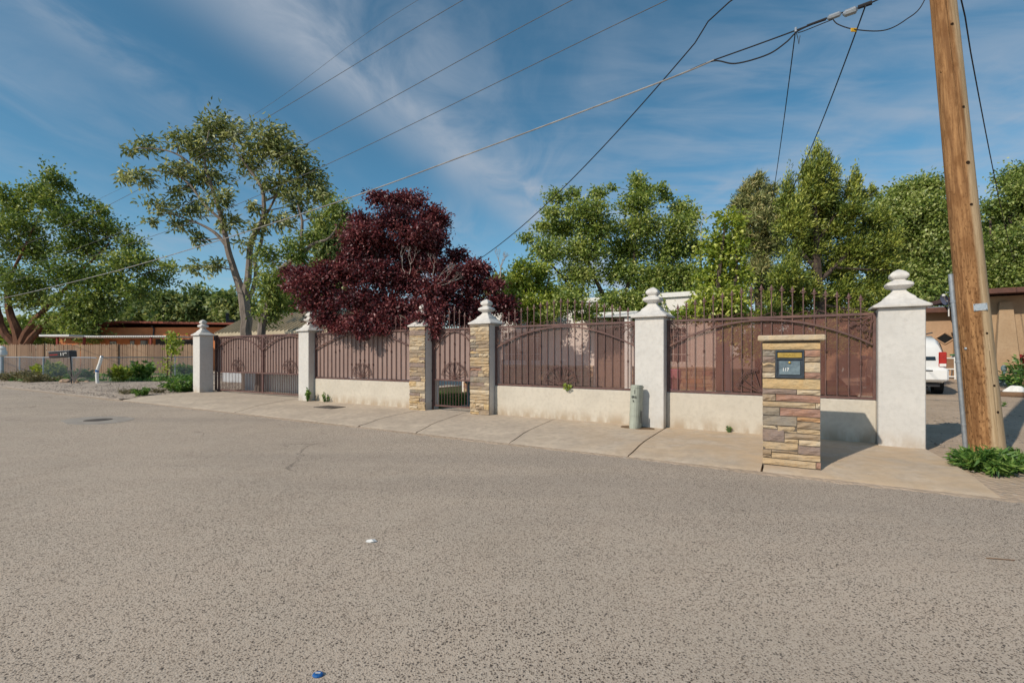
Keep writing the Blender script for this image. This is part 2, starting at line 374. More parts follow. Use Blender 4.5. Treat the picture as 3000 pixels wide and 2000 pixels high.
def sheet_mat(name, base, base2, see, tintc, scuff=0.0, rough=0.35):
    m, N, L = new_mat(name); v = nvec(N, L)
    c = nmix(N, L, nramp(N, L, nnoise(N, L, v, 1.3, 5, 0.6), 0.35, 0.66), base, base2)
    c = nmix(N, L, nramp(N, L, nnoise(N, L, nvec(N, L, (9,1,0.8)), 2.0, 5, 0.6), 0.55, 0.8, 0, 0.5), c, tuple(min(1, x*1.35) for x in base))
    if scuff:
        s = nnoise(N, L, nvec(N, L, (1.0,1,0.42), rot=(0,0.35,0)), 4.2, 6, 0.62, 1.6)
        c = nmix(N, L, nmath(N, L, 'MULTIPLY', nramp(N, L, s, 0.64, 0.71), scuff), c, (0.46, 0.41, 0.38))
    drip = nnoise(N, L, nvec(N, L, (6,1,0.5)), 2.4, 5, 0.65)
    c = nmix(N, L, nramp(N, L, drip, 0.58, 0.72, 0, 0.35), c, tuple(x*0.55 for x in base))
    fade = nnoise(N, L, nvec(N, L, (0.8,1,0.8)), 1.1, 4, 0.6, 0.5)
    c = nmix(N, L, nramp(N, L, fade, 0.52, 0.70, 0, 0.30), c, tuple(min(1, x*1.5+.03) for x in base))
    p = N.new('ShaderNodeBsdfPrincipled'); L.new(c, p.inputs['Base Color']); p.inputs['Roughness'].default_value = rough
    p.inputs['Specular IOR Level'].default_value = 0.35
    o = N.new('ShaderNodeOutputMaterial')
    if see:
        t = N.new('ShaderNodeBsdfTransparent'); t.inputs[0].default_value = (*tintc, 1)
        mx = N.new('ShaderNodeMixShader'); mx.inputs[0].default_value = see
        L.new(p.outputs[0], mx.inputs[1]); L.new(t.outputs[0], mx.inputs[2]); L.new(mx.outputs[0], o.inputs[0])
    else: L.new(p.outputs[0], o.inputs[0])
    return m
def pole_mat():
    m, N, L = new_mat('pole_wood')
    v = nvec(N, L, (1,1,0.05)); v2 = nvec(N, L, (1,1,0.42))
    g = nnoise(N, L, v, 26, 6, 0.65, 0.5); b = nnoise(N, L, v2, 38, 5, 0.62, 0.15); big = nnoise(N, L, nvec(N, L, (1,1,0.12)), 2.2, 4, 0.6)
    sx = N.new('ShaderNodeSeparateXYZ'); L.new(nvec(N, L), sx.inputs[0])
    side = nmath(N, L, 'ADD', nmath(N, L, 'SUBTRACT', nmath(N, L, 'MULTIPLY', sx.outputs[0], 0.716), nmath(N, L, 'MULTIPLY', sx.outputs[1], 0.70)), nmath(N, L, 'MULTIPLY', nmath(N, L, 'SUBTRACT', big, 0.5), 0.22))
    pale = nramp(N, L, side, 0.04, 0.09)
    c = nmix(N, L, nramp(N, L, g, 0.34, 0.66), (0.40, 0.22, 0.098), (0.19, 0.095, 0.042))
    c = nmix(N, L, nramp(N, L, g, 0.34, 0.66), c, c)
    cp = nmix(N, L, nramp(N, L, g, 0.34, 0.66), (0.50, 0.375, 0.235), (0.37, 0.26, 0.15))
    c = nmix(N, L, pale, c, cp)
    scale_z = nramp(N, L, sx.outputs[2], 5.2, 1.0)
    flake = nmath(N, L, 'MULTIPLY', nramp(N, L, b, 0.52, 0.72), nmath(N, L, 'MULTIPLY', nmath(N, L, 'SUBTRACT', 1.15, pale), nmath(N, L, 'ADD', scale_z, 0.22)))
    c = nmix(N, L, nmath(N, L, 'MINIMUM', flake, 0.62), c, (0.12, 0.052, 0.020))
    mot = nnoise(N, L, nvec(N, L, (1,1,0.35)), 9, 5, 0.6)
    c = nmix(N, L, nmath(N, L, 'MULTIPLY', nramp(N, L, mot, 0.46, 0.66, 0, 0.6), nmath(N, L, 'SUBTRACT', 1.05, pale)), c, (0.17, 0.078, 0.030))
    h = nmath(N, L, 'SUBTRACT', nmath(N, L, 'MULTIPLY', g, 0.5), nmath(N, L, 'MULTIPLY', flake, 0.3))
    finish(N, L, c, 0.85, nbump(N, L, h, 0.018, 0.9), 0, 0.15); return m

M = {}
M['road'] = road_mat(); M['concrete'] = concrete_mat()
M['dirt'] = ground_mat('dirt', (0.50, 0.39, 0.295), (0.42, 0.325, 0.24), (0.5,0.42,0.34), (0.27,0.22,0.18), 14, 0.16, 0.02)
M['gravel'] = ground_mat('gravel', (0.46, 0.38, 0.31), (0.50, 0.42, 0.345), (0.20,0.165,0.145), (0.58,0.5,0.43), 20, 0.75, 0.04)
M['lawn'] = ground_mat('lawn_soil', (0.10, 0.10, 0.05), (0.075, 0.085, 0.035), (0.10,0.13,0.04), (0.06,0.07,0.03), 18, 0.6, 0.05)
M['pillar'] = stucco('pillar_stucco', (0.632, 0.614, 0.585), (0.575, 0.560, 0.536), (0.479, 0.463, 0.437), 130, 0.6)
M['wall'] = stucco('wall_stucco', (0.586, 0.536, 0.455), (0.535, 0.490, 0.416), (0.439, 0.396, 0.331), 130, 1.0)
M['house'] = stucco('house_stucco', (0.78, 0.76, 0.73), (0.74, 0.72, 0.69), (0.64, 0.61, 0.58), 90, 0.3)
M['garage_wall'] = pmat('garage_wall_paint', (0.58,0.60,0.63), (0.50,0.52,0.55), 2, 0.8, world_=True)
M['cap'] = pmat('cap_plaster', (0.647, 0.628, 0.599), (0.560, 0.540, 0.512), 9, 0.85, 0.004, 60, blot=(0.47,0.46,0.44))
M['iron'] = pmat('iron_paint', (0.135, 0.072, 0.064), (0.095, 0.051, 0.046), 12, 0.5, 0.001, 90, spec=0.4, blot=(0.19, 0.10, 0.075))
M['sheet_a'] = sheet_mat('brown_sheet', (0.29, 0.205, 0.18), (0.25, 0.175, 0.155), 0, (0,0,0), 0.0, 0.45)
M['sheet_b'] = sheet_mat('tinted_sheet', (0.30, 0.205, 0.185), (0.26, 0.175, 0.16), 0.77, (0.99, 0.92, 0.90), 0.0, 0.25)
M['sheet_c'] = sheet_mat('scuffed_tinted_sheet', (0.185, 0.090, 0.074), (0.225, 0.112, 0.093), 0.55, (0.99, 0.88, 0.84), 0.75, 0.30)
def stone_mat(i, c):
    m, N, L = new_mat('stone_%d' % i); v = nworld(N, L)
    a = nnoise(N, L, v, 6, 6, 0.65, 0.5); b = nnoise(N, L, nworld(N, L, (0.5,0.5,2.2)), 26, 6, 0.7); 
    d = tuple(x*0.62 for x in c); c = tuple(x*1.12 for x in c); e = (c[0]*1.10, c[1]*1.02, c[2]*0.90)
    cc = nmix(N, L, nramp(N, L, a, 0.36, 0.64), c, e)
    cc = nmix(N, L, nramp(N, L, b, 0.46, 0.70, 0, 0.75), cc, d)
    finish(N, L, cc, 0.9, nbump(N, L, nmath(N, L, 'ADD', b, a), 0.016, 0.9), 0, 0.15); return m
STC = {'tan': (0.40,0.315,0.215), 'pale': (0.47,0.395,0.295), 'ochre': (0.46,0.345,0.20), 'grey': (0.25,0.22,0.185), 'red': (0.31,0.19,0.15),
       'purple': (0.24,0.19,0.172), 'orange': (0.40,0.25,0.145), 'brown': (0.29,0.23,0.172)}
for i, (k, c) in enumerate(STC.items()): M['st_'+k] = stone_mat(i, c)
M['mortar'] = pmat('dark_mortar', (0.14,0.115,0.09), None, 20, 0.95)
M['galv'] = pmat('galvanised_steel', (0.42,0.46,0.50), (0.33,0.37,0.42), 18, 0.42, 0.0, metallic=0.6)
M['dark_metal'] = pmat('dark_metal', (0.06,0.06,0.065), None, 20, 0.5, metallic=0.4)
M['cable'] = pmat('black_cable', (0.022,0.022,0.026), None, 20, 0.6)
M['wire'] = pmat('aluminium_wire', (0.42,0.41,0.40), (0.25,0.24,0.24), 3, 0.5, metallic=0.3)
M['wire_dark'] = pmat('weathered_wire', (0.13,0.13,0.135), (0.09,0.09,0.095), 3, 0.6)
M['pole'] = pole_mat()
M['crack'] = pmat('wood_crack', (0.035,0.018,0.009), None, 20, 0.95)
M['tagm'] = pmat('pole_tag_metal', (0.62,0.66,0.69), (0.45,0.52,0.58), 30, 0.4, metallic=0.5)
M['pedestal'] = pmat('pedestal_green', (0.37,0.40,0.34), (0.32,0.345,0.295), 9, 0.55, 0.001, 60, blot=(0.30,0.31,0.24))
M['print'] = pmat('black_print', (0.03,0.03,0.03), None, 20, 0.7)
M['mail_frame'] = pmat('mailbox_frame', (0.060,0.075,0.095), (0.042,0.052,0.066), 20, 0.45, metallic=0.3)
M['mail_door'] = pmat('mailbox_door', (0.20,0.26,0.29), (0.115,0.155,0.185), 12, 0.4, metallic=0.3)
M['brass'] = pmat('brass', (0.50,0.34,0.08), (0.38,0.26,0.07), 14, 0.42, metallic=0.5)
M['brass_dark'] = pmat('embossed_brass', (0.34,0.23,0.055), None, 14, 0.45, metallic=0.5)
M['white_paint'] = pmat('white_paint', (0.76,0.76,0.74), (0.66,0.66,0.64), 12, 0.6)
M['white_car'] = pmat('car_white', (0.74,0.75,0.75), (0.72,0.73,0.73), 2, 0.22, spec=0.5, **{'Coat Weight': 0.5})
M['red_car'] = pmat('car_red', (0.22,0.018,0.016), None, 2, 0.22, spec=0.5, **{'Coat Weight': 0.5})
M['glass_dark'] = pmat('car_glass', (0.010,0.014,0.018), None, 2, 0.06, spec=0.6)
M['tail'] = pmat('tail_lens', (0.42,0.018,0.012), (0.34,0.012,0.010), 20, 0.15, spec=0.6)
M['tyre'] = pmat('tyre_rubber', (0.018,0.018,0.019), None, 30, 0.85)
M['tan_stucco'] = stucco('tan_stucco', (0.47, 0.315, 0.205), (0.42, 0.28, 0.18), (0.36, 0.24, 0.155), 60, 0.5)
M['tan2'] = stucco('ochre_stucco', (0.44, 0.315, 0.20), (0.39, 0.27, 0.165), (0.31, 0.21, 0.13), 60, 0.5)
M['orange_stucco'] = stucco('orange_stucco', (0.62, 0.235, 0.10), (0.54, 0.20, 0.085), (0.44, 0.16, 0.07), 40, 0.4)
M['roof_red'] = pmat('red_brown_roof', (0.26, 0.075, 0.048), (0.18, 0.055, 0.04), 3, 0.8, world_=True)
M['roof_brown'] = pmat('brown_roof_edge', (0.16,0.075,0.055), (0.10,0.05,0.04), 4, 0.8, world_=True)
M['roof_blue'] = pmat('blue_grey_roof', (0.30,0.33,0.40), (0.22,0.25,0.32), 3, 0.5, world_=True)
M['roof_tan'] = pmat('tan_metal_roof', (0.47,0.395,0.275), (0.40,0.335,0.23), 1.2, 0.5, spec=0.4, world_=True)
M['board'] = pmat('fence_board', (0.40,0.265,0.175), (0.30,0.195,0.13), 3.0, 0.9, 0.004, 30, stretch=(1,1,0.12), world_=True, blot=(0.25,0.16,0.11))
M['post_red'] = pmat('red_post', (0.26,0.05,0.035), None, 6, 0.7)
M['bark_grey'] = pmat('grey_bark', (0.25,0.21,0.18), (0.155,0.125,0.105), 5, 0.95, 0.03, 14, stretch=(1,1,0.3), world_=True)
M['bark_red'] = pmat('red_bark', (0.17,0.080,0.046), (0.095,0.046,0.030), 4, 0.95, 0.05, 9, stretch=(1,1,0.25), world_=True)
M['bark_dark'] = pmat('dark_bark', (0.10,0.075,0.06), (0.06,0.045,0.036), 6, 0.95, 0.02, 14, stretch=(1,1,0.3), world_=True)
M['dead'] = pmat('dead_twig', (0.42,0.37,0.33), (0.33,0.28,0.25), 6, 0.9)
M['soil'] = ground_mat('soil', (0.21,0.14,0.085), (0.16,0.10,0.06), (0.26,0.19,0.12), (0.12,0.08,0.05), 40, 0.4, 0.02)
M['cover'] = pmat('meter_cover', (0.125,0.105,0.088), (0.085,0.072,0.062), 25, 0.7, 0.004, 60)
M['timber'] = pmat('old_timber', (0.24,0.15,0.09), (0.17,0.10,0.06), 5, 0.9, stretch=(0.2,1,1))
M['rock'] = pmat('rock', (0.44,0.31,0.22), (0.30,0.22,0.165), 8, 0.95, 0.01, 20, world_=True)
M['pebble'] = pmat('pebble', (0.075,0.07,0.068), (0.20,0.165,0.135), 9, 0.9, world_=True)
M['pebble_lt'] = pmat('pale_pebble', (0.40,0.335,0.28), (0.20,0.165,0.14), 7, 0.9, world_=True)
M['green_plastic'] = pmat('green_plastic', (0.02,0.20,0.09), None, 6, 0.4)
M['red_plastic'] = pmat('red_plastic', (0.45,0.02,0.015), None, 6, 0.5)
M['meter'] = pmat('gas_meter_paint', (0.17,0.24,0.26), (0.13,0.19,0.21), 10, 0.5)
M['pink'] = pmat('pink_plastic', (0.66,0.26,0.36), None, 6, 0.5)
M['mauve'] = pmat('mauve_plastic', (0.36,0.17,0.22), None, 6, 0.6)
M['blue_cap'] = pmat('blue_plastic', (0.02,0.12,0.36), None, 6, 0.35)
M['yellow_tag'] = pmat('yellow_tag', (0.62,0.36,0.02), None, 6, 0.5)
M['window'] = pmat('window_glass', (0.11,0.125,0.14), (0.075,0.085,0.10), 1.5, 0.08, spec=0.6)
M['door'] = pmat('house_door', (0.16,0.10,0.075), None, 5, 0.6)
M['dish'] = pmat('satellite_dish', (0.10,0.11,0.17), None, 4, 0.5)
M['valve'] = pmat('valve_patch', (0.37,0.33,0.285), (0.30,0.265,0.23), 6, 0.9, world_=True)
L_ELM = leaf_mat('leaf_elm', (0.085,0.150,0.028), (0.245,0.330,0.060), (0.50,0.55,0.16))
L_AIL = leaf_mat('leaf_tall_tree', (0.095,0.135,0.035), (0.300,0.340,0.105), (0.62,0.63,0.32))
L_PLUM = leaf_mat('leaf_plum', (0.058,0.012,0.017), (0.200,0.034,0.040), (0.37,0.13,0.125), 0.36, 0.045)
L_GRN = leaf_mat('leaf_green', (0.115,0.190,0.030), (0.340,0.425,0.075), (0.60,0.63,0.22))
L_YEL = leaf_mat('leaf_yellow_green', (0.170,0.260,0.028), (0.420,0.490,0.060), (0.65,0.68,0.17))
L_JUN = leaf_mat('leaf_juniper', (0.070,0.120,0.018), (0.255,0.310,0.045), (0.48,0.50,0.10), 0.2)
L_PINE = leaf_mat('leaf_pine', (0.110,0.145,0.055), (0.310,0.335,0.120), (0.50,0.44,0.19), 0.2)
L_ROUND = leaf_mat('leaf_round_elm', (0.120,0.195,0.034), (0.345,0.425,0.095), (0.60,0.64,0.26))
L_FAR = leaf_mat('leaf_far', (0.1159,0.1891,0.0512), (0.2806,0.3477,0.1159), (0.4880,0.5124,0.2196))
L_WEED = leaf_mat('leaf_weed', (0.0549,0.1464,0.0244), (0.1403,0.2745,0.0488), (0.3172,0.4392,0.1098))
L_DRY = leaf_mat('leaf_dry', (0.10,0.095,0.03), (0.21,0.18,0.08), (0.33,0.28,0.15))

# ------------------------------------------------------------------ ground, road, pavement
def sheet(name, pts_fn, nu, nv, mat, label=None):
    b = MB(); vs = [pts_fn(i/nu, j/nv) for j in range(nv+1) for i in range(nu+1)]
    fs = [(j*(nu+1)+i, j*(nu+1)+i+1, (j+1)*(nu+1)+i+1, (j+1)*(nu+1)+i) for j in range(nv) for i in range(nu)]
    b.add(vs, fs); o = b.build(name, mat, smooth=True); return tag(o, kind='structure')
sheet('ground', lambda a, b: (-900+1800*a, -900+1800*b, -0.16), 4, 4, M['dirt'])
sheet('road', lambda a, b: F(-70+180*a, -2.42-14*(1-b), -0.10), 30, 4, M['road'])
def hill(d): return max(0.0, d-3.0)*0.022
def right_yard(a, b):
    d = -2.35+40*b**1.6; s = -0.42-38*a**1.5
    z = -0.03+hill(d)+0.012*sin(s*3.1+d*2.3)+0.01*sin(d*5.1-s)
    if b == 0: z = -0.13
    elif d < -1.3: z = -0.045-0.075*min(1, (-1.3-d)/1.0)+(0.006*sin(s*7) if a > .1 else 0)
    return F(s, d, z)
sheet('dirt_yard', right_yard, 36, 40, M['dirt'])
def left_yard(a, b):
    d = -2.36+60*b**1.8; s = 20.85+0.5*max(0,(-d)/2.4)*0+75*a**1.4
    z = -0.02+0.016*sin(s*1.9+d*2.7)+0.012*sin(d*3.3-s*1.2)
    if b == 0: z = -0.13
    elif d < -1.7: z = -0.085+0.008*sin(s*5)
    return F(s, d, z)
sheet('gravel_lot', left_yard, 40, 30, M['gravel'])
sheet('front_yard', lambda a, b: F(-0.55+21.4*a, 0.41+45*b, -0.03), 20, 20, M['lawn'])
sheet('driveway', lambda a, b: F(14.46+5.86*a, 0.262+11*b, -0.004), 8, 8, M['concrete'])
sheet('garden_path', lambda a, b: F(7.9+1.25*a, 0.262+4.4*b, -0.004), 4, 4, M['concrete'])

sw = bpy.data.objects.new('sidewalk', None); col.objects.link(sw); tag(sw, kind='structure')
PROF = [(0.26,0.0),(0.02,0.0),(-0.8,-0.004),(-1.45,-0.012),(-1.75,-0.028),(-2.0,-0.056),(-2.2,-0.075),(-2.34,-0.082),(-2.40,-0.098),(-2.43,-0.15)]
joints = [(-0.58,-0.80),(1.45,1.45),(3.26,3.20),(5.65,5.25),(8.05,7.35),(9.42,8.95),(14.85,13.60),(20.84,20.35)]
for k in range(len(joints)-1):
    (a0,a1),(b0,b1) = joints[k], joints[k+1]; g = 0.014; n = max(3, int((b0-a0)/0.35))
    b = MB(); vs = []; dz = random.uniform(-.004,.004); ph = random.uniform(0, 9)
    for i in range(n+1):
        for (d, z) in PROF:
            t = max(0, min(1, (0.02-d)/2.45)); e = min(1, max(0, (0.02-d-1.3)/0.6))
            s0 = a0+(a1-a0)*t+g; s1 = b0+(b1-b0)*t-g; s = s0+(s1-s0)*i/n
            jj = 0.022*sin(s*5.3+ph)+0.014*sin(s*13.1) if d < -2.3 else 0
            vs.append(F(s, d+jj, z+dz*(1-e)))
    m = len(PROF); fs = [(i*m+j, i*m+j+1, (i+1)*m+j+1, (i+1)*m+j) for i in range(n) for j in range(m-1)]
    o = len(vs)                                             # side skirts into the joints
    for i in (0, n):
        base = len(vs)
        for j in range(m): p = vs[i*m+j]; vs.append(Vector((p.x, p.y, -0.155)))
        for j in range(m-1):
            q = (i*m+j, i*m+j+1, base+j+1, base+j); fs.append(q if i else q[::-1])
    b.add(vs, fs); b.build('slab', M['concrete'], sw, smooth=True)

# ------------------------------------------------------------------ pillars, walls
def stone(parent, x0, x1, z0, z1, yf, depth, mat, r, rough=0.014, name='stone', nx=4, nz=3):
    vs = []; b = MB(); w = x1-x0; h = z1-z0; skew = r.uniform(-.004,.004)
    off = r.uniform(-.010, .010)
    for j in range(nz):
        for i in range(nx):
            a = i/(nx-1); c = j/(nz-1)
            x = x0+w*a+(r.uniform(-.0025,.0025) if 0 < i < nx-1 else r.uniform(0,.003)*(1 if i == 0 else -1))
            z = z0+h*c+(r.uniform(-.0035,.0035) if 0 < j < nz-1 else r.uniform(0,.006)*(1 if j == 0 else -1))+skew*(a-.5)
            edge = i in (0,nx-1) or j in (0,nz-1)
            y = yf+off+r.uniform(-rough, rough)+(0.009 if edge else 0)
            vs.append((x,y,z))
    fs = [(j*nx+i, j*nx+i+1, (j+1)*nx+i+1, (j+1)*nx+i) for j in range(nz-1) for i in range(nx-1)]
    ring = [i for i in range(nx)]+[j*nx+nx-1 for j in range(1,nz)]+[(nz-1)*nx+i for i in range(nx-2,-1,-1)]+[j*nx for j in range(nz-2,0,-1)]
    o = len(vs)
    for k in ring: p = vs[k]; vs.append((p[0], yf+depth, p[2]))
    R = len(ring)
    for k in range(R): fs.append((ring[(k+1)%R], ring[k], o+k, o+(k+1)%R))
    b.add(vs, fs); return b.build(name, mat, parent)
CAPP = [(.345,.0,1),(.350,.012,1),(.347,.034,1),(.30,.062,1),(.20,.135,1),(.192,.142,1),(.182,.170,.95),(.13,.215,.9),(.088,.262,.8),(.082,.285,.7)]
FINP = [(.080,.280,.6),(.088,.300,.5),(.148,.324,.45),(.171,.352,.4),(.165,.386,.4),(.122,.414,.4),(.080,.432,.4),(.077,.444,.3),(.106,.466,.4),(.121,.496,.5),(.114,.532,.5),(.082,.568,.5),(.036,.598,.5),(.006,.612,0)]
PH = 2.13
def pillar(sc, w, label, veneer=None, dirt=False, top=0.0):
    t = thing('fence_pillar', label, 'pillar', F(sc, 0), RZ, 'pillars along the fence')
    k = w/0.55; h = w/2; cy = h
    b = MB(); n = 9
    prof = [(h, -0.10, 1.0)]+[(h+random.uniform(-.002,.002), 0.0+PH*i/n, 1.0) for i in range(n+1)]
    b.bbox(-h, h, 0.0, w, -0.12, PH+top, 0.012)
    b.build('shaft', M['pillar'], t)
    MB().lathe([(r*k, z, s) for r, z, s in CAPP], (0, cy, PH+top+0.001), 24).build('cap', M['cap'], t, smooth=True)
    MB().lathe([(r*k, z, s) for r, z, s in FINP], (0, cy, PH+top+0.001), 24).build('finial', M['cap'], t, smooth=True)
    if veneer:
        r = random.Random(veneer); z = -0.07
        MB().box(-h+.006, h-.006, -0.018, -0.001, -0.1, PH-0.006).build('mortar_bed', M['mortar'], t)
        while z < PH-0.03:
            hh = min(r.uniform(.07,.145), PH-0.008-z)
            if PH-0.008-(z+hh) < 0.045: hh = PH-0.008-z
            x = -h-.006; first = True
            while x < h-.02:
                ww = r.choice([r.uniform(.13,.24), r.uniform(.24,.42), .6])
                if h+.006-(x+ww) < .09: ww = h+.006-x
                mk = r.choice(['tan','tan','pale','pale','ochre','brown','brown','grey','red','purple','tan'])
                if hh > .10 and r.random() < .45:
                    sp = r.uniform(.4,.6)
                    stone(t, x, x+ww-.004, z, z+hh*sp-.003, -.045, .03, M['st_'+mk], r)
                    stone(t, x, x+ww-.004, z+hh*sp, z+hh-.003, -.045, .03, M['st_'+r.choice(['tan','brown','pale','purple'])], r)
                else: stone(t, x, x+ww-.004, z, z+hh-.004, -.045, .03, M['st_'+mk], r)
                x += ww
            z += hh
    return t
pillar(-0.285, .57, 'tallest looking white stucco pillar with finial, nearest the utility pole')
pillar(3.555, .56, 'white stucco pillar with finial behind the green utility pedestal')
pillar(7.535, .53, 'stone faced pillar on the right of the pedestrian gate, clear white finial', 31)
pillar(9.49, .52, 'stone faced pillar left of the pedestrian gate, cap overhung by purple leaves', 47)
pillar(14.17, .49, 'white stucco pillar between the wide gate and the purple leaf tree')
pillar(20.565, .49, 'leftmost white stucco pillar at the far end of the wide gate')

def low_wall(s0, s1, label, h=0.675):
    b = MB(); b.bbox(-(s1-s0), 0, 0.20, 0.40, -0.10, h, 0.014)
    o = b.build('low_wall', M['wall'], None, loc=F(s0, 0), rz=RZ)
    return tag(o, label, 'wall', 'low stucco walls under the iron panels')
low_wall(0.002, 3.273, 'low cream stucco wall behind the mailbox column, right of the pedestal')
low_wall(3.837, 7.268, 'low cream stucco wall between the pedestal and the stone pillar')
low_wall(9.752, 13.923, 'low cream stucco wall under the purple leaf tree, by the meter cover')

# ------------------------------------------------------------------ wrought iron
def spiral(c, r, a0, turns, dirn=1, n=14, plane_y=0.0):
    pts = []
    for i in range(n+1):
        t = i/n; rr = r*(1-0.78*t); a = a0+dirn*turns*2*pi*t
        pts.append((c[0]+rr*cos(a), plane_y, c[1]+rr*sin(a)))
    return pts
def spear_mesh():
    b = MB()
    b.lathe([(.012,-.075),(.017,-.07),(.017,-.05),(.011,-.045),(.011,-.02),(.016,-.012),(.011,0.0)], n=6)
    b.lathe([(.010,0.0),(.024,.022),(.026,.032),(.016,.055),(.002,.095)], n=6, squash=(1,.6))
    for s in (-1, 1):
        b.tube([(0,0,-.004),(s*.022,0,.0),(s*.038,0,.014),(s*.046,0,.008)], [.007,.009,.007,.003], 5)
    return b
SPEAR = {}
def add_spear(parent, x, y, z, sc=1.0):
    if 'o' not in SPEAR:
        o = spear_mesh().build('spear_tip', M['iron'], parent, smooth=True); SPEAR['o'] = o
        o.location = (x,y,z); o.scale = (sc,sc,sc)
    else: share(SPEAR['o'], 'spear_tip', parent, (x,y,z), scale=(sc,sc,sc))
COLL = {}
def add_collar(parent, x, y, z):
    if 'o' not in COLL:
        b = MB(); b.lathe([(.010,-.030),(.019,-.022),(.019,-.016),(.013,-.012),(.021,-.006),(.021,.006),(.013,.012),(.019,.016),(.019,.022),(.010,.030)], n=8)
        COLL['o'] = b.build('collar', M['iron'], parent, smooth=True); COLL['o'].location = (x,y,z)
    else: share(COLL['o'], 'collar', parent, (x,y,z))
def fan(t, x, y, z, R=0.40):
    for a in (22, 40, 57, 74, 106, 123, 140, 158):
        ra = radians(a); L = R*(0.92+0.10*sin(ra)); b = MB()
        e = (x+cos(ra)*L, z+sin(ra)*L); sgn = 1 if a < 90 else -1
        b.tube([(x+cos(ra)*.02, y, z+sin(ra)*.02), (e[0], y, e[1])], .0075, 5)
        for side in (1, -1):
            cx = e[0]+cos(ra+pi/2*side)*.036; cz = e[1]+sin(ra+pi/2*side)*.036
            b.tube(spiral((cx,cz), .036, ra-pi/2*side, 1.15, side, 12, y), .0072, 5)
        b.build('fan_spoke', M['iron'], t, smooth=True)
    MB().tube([(x, y, z),(x, y, z+R*1.05)], .010, 6).build('fan_stem', M['iron'], t)
def corner_scroll(t, x, z, sx, y, size=0.42, seed=0):
    r = random.Random(seed); b = MB()
    # leafy cast ornament filling the corner between frame and arch
    for k in range(17):
        u = r.random()**1.5*size; vmax = size*0.62*(1-u/size)**1.2+.05; v = r.random()*vmax
        if r.random() < .5: u, v = v, u
        c = (x+sx*(u+.02), z-(v+.02)); rr = r.uniform(.022,.042)
        b.tube(spiral(c, rr, r.uniform(0, 6.28), r.uniform(.8,1.3), r.choice((1,-1)), 9, y+r.uniform(-.006,.006)), [.0085*(1-.45*i/9) for i in range(10)], 5)
    for tt in ((1,.12),(.12,1),(.7,.42)):
        b.tube([(x+sx*.01, y, z-.01),(x+sx*size*.5*tt[0], y, z-size*.5*tt[1]-.02),(x+sx*size*tt[0], y, z-size*tt[1]+.02)], [.012,.010,.004], 5)
    return b.build('corner_scroll', M['iron'], t, smooth=True)
def top_scrolls(t, x0, x1, z, y, n):
    for k in range(n):
        xc = x0+(x1-x0)*(k+.5)/n; b = MB(); w = (x1-x0)/n*0.5
        for s in (-1, 1):
            b.tube([(xc+s*w*0.98, y, z+.006),(xc+s*w*.6, y, z+.045),(xc+s*w*.32, y, z+.072),(xc+s*w*.16, y, z+.05)], .006, 4)
            b.tube(spiral((xc+s*.040, z+.036), .032, -pi/2, 1.1, s, 10, y), .006, 4)
        b.build('top_scroll', M['iron'], t, smooth=True)
def arch_pts(x0, x1, zs, zt, y, n=24):
    return [(x0+(x1-x0)*i/n, y, zs+(zt-zs)*(1-(2*i/n-1)**2)) for i in range(n+1)]
ZT, ZB = 2.08, 0.725
def iron_panel(s0, s1, npk, sheetm, label, fan_at=0.5):
    W = s1-s0; t = thing('iron_fence_panel', label, 'fence panel', F((s0+s1)/2, 0.24), RZ, 'iron panels on the low walls')
    h = W/2-.004; I = M['iron']; y = 0.0
    MB().box(-h, h, -.020, .020, ZT-.042, ZT).build('top_rail', I, t)
    MB().box(-h, h, -.020, .020, ZB-.040, ZB).build('bottom_rail', I, t)
    for s in (-1, 1): MB().box(s*h-.02+(-s*.022), s*h+.02+(-s*.022), -.019, .019, ZB+.001, ZT-.043).build('side_rail', I, t)
    for s in (-.6, .6):
        MB().box(s*h-.02, s*h+.02, -.015, .015, 0.66, ZB-.041).build('foot', I, t)
    b = MB(); ap = arch_pts(-h+.045, h-.045, 1.57, ZT-.062, -.030)
    vs = []
    for p in ap:
        for dy, dz in ((-.014,-.016),(.012,-.016),(.012,.016),(-.014,.016)): vs.append((p[0],p[1]+dy,p[2]+dz))
    fs = [(i*4+k, i*4+(k+1)%4, (i+1)*4+(k+1)%4, (i+1)*4+k) for i in range(len(ap)-1) for k in range(4)]+[(3,2,1,0),tuple(range((len(ap)-1)*4,len(ap)*4))]
    b.add(vs, fs); b.build('arch_rail', I, t)
    mid = (npk-1)/2
    for i in range(npk):
        x = -h+.04+(2*h-.08)*(i+1)/(npk+1); q = abs(i-mid)/mid
        ztip = 2.56-0.27*q**1.3
        pk = MB().box(x-.0085, x+.0085, -.0085, .0085, ZB+.001, ztip-.07).build('picket', I, t)
        add_spear(pk, x, 0, ztip-.005, 1.0)
        e = int(round(abs(i-mid)))
        if e % 3 == 0: add_collar(pk, x, 0, 1.67-0.40*q**1.7)
        if e == 0: add_collar(pk, x, 0, 1.25)
        if e == 2: add_collar(pk, x, 0, 1.13)
    fan(t, 0, -.032, ZB+.012)
    for s in (-1, 1): corner_scroll(t, s*(h-.045), ZT-.045, -s, -.026, 0.44, int(s0*10)+s)
    top_scrolls(t, -h+.1, h-.1, ZT, -.004, 6)
    MB().box(-h+.03, h-.03, .024, .030, ZB+.012, ZT-.012).build('backing_sheet', sheetm, t)
    return t
iron_panel(0.002, 3.273, 19, M['sheet_c'], 'iron fence panel with reddish scuffed sheet, rising behind the mailbox column')
iron_panel(3.837, 7.268, 19, M['sheet_b'], 'iron fence panel with see-through tinted sheet showing the white house window')
iron_panel(9.752, 13.923, 22, M['sheet_a'], 'iron fence panel with opaque brown sheet, purple leaves hanging over it')

